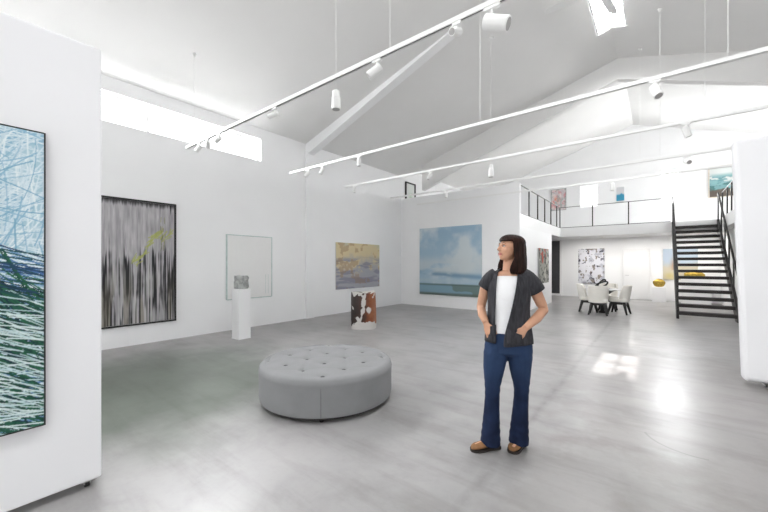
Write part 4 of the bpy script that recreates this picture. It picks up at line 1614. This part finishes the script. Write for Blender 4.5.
# jeans
jn = MB()
jn.loft([ering(cx, 0.006, z, rx, ry) for z, rx, ry, cx in (
    (0.99, .140, .100, .042), (0.95, .152, .108, .042), (0.90, .168, .116, .042), (0.85, .174, .118, .042), (0.80, .166, .112, .042), (0.775, .12, .08, .042))])
LEG_R = [(-0.044, 0, 0.86), (-0.058, -0.006, 0.76), (-0.070, -0.012, 0.66), (-0.080, -0.022, 0.52), (-0.082, -0.018, 0.44), (-0.086, -0.010, 0.34), (-0.091, -0.004, 0.20), (-0.096, 0.0, 0.085), (-0.097, 0.0, 0.040)]
LEG_L = [(0.126, 0.0, 0.86), (0.128, 0.016, 0.76), (0.131, 0.034, 0.66), (0.141, 0.056, 0.52), (0.140, 0.066, 0.44), (0.135, 0.076, 0.34), (0.128, 0.086, 0.20), (0.123, 0.092, 0.085), (0.122, 0.092, 0.040)]
RL = [.096, .094, .083, .061, .057, .060, .069, .077, .079]
jn.tube(LEG_R, RL, 22, flat=1.05)
jn.tube(LEG_L, RL, 22, flat=1.05)
jm = remeshed(jn, 'jeans', 0.0065, 5)
# folds at knee and ankle
for vtx in jm.vertices:
    x, y, z = vtx.co
    amp = 0.0016 * (math.exp(-((z - 0.50) / 0.08) ** 2) + 1.3 * math.exp(-((z - 0.14) / 0.10) ** 2) + 0.8 * math.exp(-((z - 0.80) / 0.05) ** 2))
    fz = math.sin(95 * z + 26 * x + 14 * y) * amp
    d = Vector((x - (0.13 if x > 0.04 else -0.085), y - (0.06 if x > 0.04 else -0.01), 0))
    if d.length > 1e-4:
        d.normalize()
        vtx.co = vtx.co + d * fz
jo = link('jeans', jm, M['denim'], pr, smooth=True)
MB().loft([ering(0.042, 0.006, z, 0.152 + a, 0.109 + a) for z, a in ((0.955, 0.0), (0.985, -0.006))], False, False).build('waistband', M['denim'], jo, smooth=True, solid=0.006)

# tee
tee = MB()
tee.loft([ering(cx, cy, z, rx, ry, 40, 2.3, dz) for z, rx, ry, cx, cy, dz in (
    (0.955, .160, .112, .042, .004, 0), (0.985, .154, .109, .042, .004, 0), (1.04, .140, .102, .042, .002, 0), (1.12, .138, .101, .043, -.002, 0), (1.20, .144, .110, .044, -.008, 0),
    (1.27, .150, .116, .045, -.010, 0), (1.34, .154, .105, .045, -.002, 0), (1.39, .150, .090, .045, .004, 0.006), (1.418, .120, .080, .045, .006, 0.014), (1.436, .085, .069, .046, .008, 0.022))], False, False)
me = tee.mesh('tee_shirt')
for vtx in me.vertices:
    x, y, z = vtx.co
    if y < 0 and z < 1.38:
        k = 0.0035 * math.sin(60 * x + 22 * z) * math.exp(-((z - 1.08) / 0.16) ** 2)
        vtx.co.y += k
link('tee_shirt', me, M['tee'], pr, smooth=True, solid=0.004, subsurf=1)

# open vest
VZ = [  # z, rx, ry, cx, cy, x of opening: her right edge, her left edge
    (1.468, .066, .062, .046, .018, -.012, .100), (1.452, .092, .070, .046, .014, -.030, .110), (1.432, .128, .084, .045, .010, -.040, .108), (1.405, .160, .098, .045, .006, -.046, .105),
    (1.35, .170, .116, .045, .000, -.050, .098), (1.28, .166, .127, .044, -.004, -.054, .088), (1.20, .160, .126, .043, -.002, -.058, .072), (1.12, .158, .122, .042, .000, -.060, .054),
    (1.05, .164, .122, .042, .002, -.060, .036), (0.98, .174, .126, .042, .004, -.058, .016), (0.92, .182, .130, .042, .004, -.056, .004), (0.875, .186, .130, .042, .006, -.056, .000)]
NV = 84
vt = MB()
rings = []
for z, rx, ry, cx, cy, xa, xb in VZ:
    aR = math.asin(max(-1, min(1, (xb - cx) / rx)))
    aL = math.asin(max(-1, min(1, (xa - cx) / rx)))
    ring = []
    for j in range(NV):
        q = j / (NV - 1)
        a = aR + (2 * PI + aL - aR) * q
        fold = 1 + 0.016 * math.sin(9 * a + 2 * z) * sm(1.3, 0.95, np.float64(z)) + 0.008 * math.sin(21 * a - 9 * z)
        lap = 0.012 * (math.exp(-(q / 0.05) ** 2) + math.exp(-((1 - q) / 0.05) ** 2))
        drop = -0.018 * (math.exp(-(q / 0.12) ** 2)) if z < 0.9 else 0
        ring.append((cx + rx * math.sin(a) * fold, cy - (ry + lap) * math.cos(a) * fold, z + drop))
    rings.append(ring)
vt.loft(rings, False, False, closed=False)
vo = vt.build('vest', M['vest'], pr, smooth=True, solid=0.007, subsurf=1)
for nm, pts, rad in (('a', [(-0.040, 0.004, 1.425), (-0.080, 0.004, 1.385), (-0.120, 0.010, 1.335), (-0.142, 0.014, 1.300)], [.058, .072, .068, .064]),
                     ('b', [(0.130, 0.004, 1.425), (0.178, 0.004, 1.385), (0.228, 0.012, 1.325), (0.256, 0.018, 1.280)], [.058, .074, .070, .067])):
    MB().tube(pts, rad, 24, caps=False).build('sleeve', M['vest'], vo, smooth=True, solid=0.006, subsurf=1)


def vest_at(z):
    for A, B in zip(VZ[:-1], VZ[1:]):
        if A[0] >= z >= B[0]:
            t = (A[0] - z) / (A[0] - B[0])
            return [A[i] + (B[i] - A[i]) * t for i in range(5)]
    return VZ[-1][:5]


def pocket(x0, x1, z0, z1, slant):
    mb = MB()
    rings = []
    for i in range(9):
        q = i / 8
        ring = []
        for j in range(13):
            p = j / 12
            x = x0 + (x1 - x0) * p
            ztop = z1 + slant * (p - 0.5)
            z = z0 + (ztop - z0) * q
            _, rx, ry, cx, cy = vest_at(z)
            s_ = max(-0.98, min(0.98, (x - cx) / rx))
            bulge = 0.006 + 0.034 * math.sin(PI * p) ** 0.7 * (0.35 + 0.65 * q)
            ring.append((x, cy - (ry + bulge) * math.sqrt(1 - s_ * s_) - 0.004, z))
        rings.append(ring)
    mb.loft(rings, False, False, closed=False)
    mb.build('pocket', M['vest'], vo, smooth=True, solid=0.006)


pocket(-0.138, -0.050, 0.885, 1.012, 0.03)
pocket(0.026, 0.140, 0.885, 0.985, -0.05)


# shoes
def shoe(heel, toe):
    h, t = Vector((*heel, 0)), Vector((*toe, 0))
    d = (t - h).normalized()
    a = Vector((-d.y, d.x, 0))
    L = (t - h).length
    up, so = MB(), MB()
    rings, srings = [], []
    for q, w, z in ((0.0, .022, .052), (0.04, .033, .072), (0.16, .038, .084), (0.32, .039, .088), (0.48, .041, .076), (0.64, .046, .062), (0.80, .047, .054), (0.91, .038, .047), (0.98, .022, .037), (1.0, .010, .030)):
        c_ = h + d * L * q
        rings.append([c_ + a * w * math.cos(b) * (1 if math.sin(b) < 0.3 else 1 - 0.25 * math.sin(b)) + Vector((0, 0, 0.016 + (z - 0.016) * (math.sin(b) * 0.5 + 0.5) ** 0.8)) for b in [2 * PI * k / 22 for k in range(22)]])
        ws = w + 0.004
        cs = h + d * (L * q * 1.03 - 0.004)
        srings.append([cs + a * ws * sx + Vector((0, 0, zz)) for sx, zz in ((-0.94, 0), (0.94, 0), (1, 0.012), (0.97, 0.022), (-0.97, 0.022), (-1, 0.012))])
    up.loft(rings)
    o = up.build('shoe', M['soil'], pr, smooth=True)
    so.loft(srings)
    so.build('sole', M['sole'], o, smooth=True, soft=0.7)


shoe((-0.030, 0.040), (-0.240, -0.095))
shoe((0.158, 0.178), (0.062, -0.030))
#ENDPERSON
# ------------------------------------------------------------------ light
# unseen lamps added under the loft to brighten the area below
for k, (x, y, lb) in enumerate(((-2.4, 16.9, 'added fill lamp under the loft walkway above the blotchy painting'), (-0.7, 16.9, 'added fill lamp under the loft walkway above the white door'), (1.0, 16.9, 'added fill lamp under the loft walkway behind the stairs'), (3.9, 13.6, 'added fill lamp under the loft wing beyond the stairs'))):
    t = thing('added_fill_lamp', lb, 'added fill lamp', (x, y, ZU), 0, 'added fill lamps under the loft walkway')
    MB().lathe([(0.17, -0.03), (0.19, -0.02), (0.19, 0.0)], 32).build('added_lamp_housing', M['white_metal'], t, smooth=True, soft=0.6)
    MB().lathe([(0.15, -0.034), (0.15, -0.03)], 32).build('added_lamp_diffuser', M['white_frame'], t)
    l = bpy.data.lights.new('fill_lamp_glow', 'AREA')
    l.shape = 'DISK'
    l.size = 0.3
    l.energy = 14
    l.color = (1.0, 0.97, 0.93)
    lo_ = bpy.data.objects.new('fill_lamp_glow', l)
    lo_.location = (x, y, ZU - 0.04)
    COL.objects.link(lo_)

wd = bpy.data.worlds.new('world')
S.world = wd
wd.use_nodes = True
bg = wd.node_tree.nodes['Background']
bg.inputs['Color'].default_value = (0.97, 0.99, 1.0, 1)
bg.inputs['Strength'].default_value = 2.0
# pale overcast sky above, duller ground below the horizon
wt = wd.node_tree
wc = wt.nodes.new('ShaderNodeTexCoord')
wsep = wt.nodes.new('ShaderNodeSeparateXYZ')
wr = wt.nodes.new('ShaderNodeValToRGB')
wr.color_ramp.elements[0].position = 0.47
wr.color_ramp.elements[0].color = (0.66, 0.66, 0.65, 1)
wr.color_ramp.elements[1].position = 0.52
wr.color_ramp.elements[1].color = (0.97, 0.99, 1.0, 1)
wm = wt.nodes.new('ShaderNodeMath')
wm.operation = 'MULTIPLY_ADD'
wm.inputs[1].default_value = 0.5
wm.inputs[2].default_value = 0.5
wt.links.new(wc.outputs['Generated'], wsep.inputs[0])
wt.links.new(wsep.outputs[2], wm.inputs[0])
wt.links.new(wm.outputs[0], wr.inputs['Fac'])
wt.links.new(wr.outputs['Color'], bg.inputs['Color'])


def area(name, loc, rot, sx, sy, power, col=(1, 1, 1)):
    l = bpy.data.lights.new(name, 'AREA')
    l.shape = 'RECTANGLE'
    l.size, l.size_y = sx, sy
    l.energy = power
    l.color = col
    o = bpy.data.objects.new(name, l)
    o.location = loc
    o.rotation_euler = rot
    COL.objects.link(o)
    return o


DAY = (0.985, 0.995, 1.0)
# daylight set just outside the glass of each window; front and right windows are added, unseen
area('daylight_clerestory', (XL - T - 0.06, (CY0 + CY1) / 2, (CZ0 + CZ1) / 2), (0, -PI / 2 + 0.55, 0), CZ1 - CZ0, CY1 - CY0, 250, DAY).data.spread = math.radians(145)
area('added_front_daylight', ((FW1[0] + FW1[1]) / 2, YF - T - 0.1, 1.6), (PI / 2, 0, 0), 2.4, 1.4, 10, DAY)
area('added_front_daylight_wide', ((FW2[0] + FW2[1]) / 2, YF - T - 0.1, 1.6), (PI / 2, 0, 0), 4.4, 1.4, 40, DAY)
area('added_right_daylight', (XR + T + 0.06, 0.5, (RW2[2] + RW2[3]) / 2), (0, PI / 2, 0), 0.95, 8.0, 15, DAY)
area('added_loft_daylight', (XR + T + 0.06, (RW[0] + RW[1]) / 2, (RW[2] + RW[3]) / 2), (0, PI / 2, 0), 1.05, 4.4, 125, DAY)
area('daylight_loft_window', ((LW1[0] + LW1[1]) / 2, YB + T + 0.05, (LW1[2] + LW1[3]) / 2), (-PI / 2, 0, 0), 0.69, 0.95, 14, DAY)
area('daylight_loft_window', ((LW2[0] + LW2[1]) / 2, YB + T + 0.05, (LW2[2] + LW2[3]) / 2), (-PI / 2, 0, 0), 0.62, 1.34, 75, DAY)
for (a_, b_), pw in zip(SKYS, (110, 110, 150)):  # only the farthest skylight is seen, the others are added
    area('daylight_skylight', (XRG, (a_ + b_) / 2, ZR + 0.32), (0, 0, 0), 0.6, b_ - a_, pw, DAY)
sun = bpy.data.lights.new('sun', 'SUN')
sun.energy = 3.4
sun.angle = math.radians(0.53)
sun.color = (1.0, 0.985, 0.96)
so_ = bpy.data.objects.new('sun', sun)
dirv = Vector((0.33, -2.35, -6.9)).normalized()
so_.rotation_euler = dirv.to_track_quat('-Z', 'Y').to_euler()
so_.location = (-1, 14, 12)
COL.objects.link(so_)

S.view_settings.view_transform = 'Standard'
S.view_settings.look = 'None'
S.view_settings.gamma = 1.0
S.view_settings.use_curve_mapping = False
S.view_settings.exposure = 1.09
S.cycles.max_bounces = 12
S.cycles.diffuse_bounces = 8
S.cycles.sample_clamp_indirect = 8.0
S.cycles.use_denoising = True
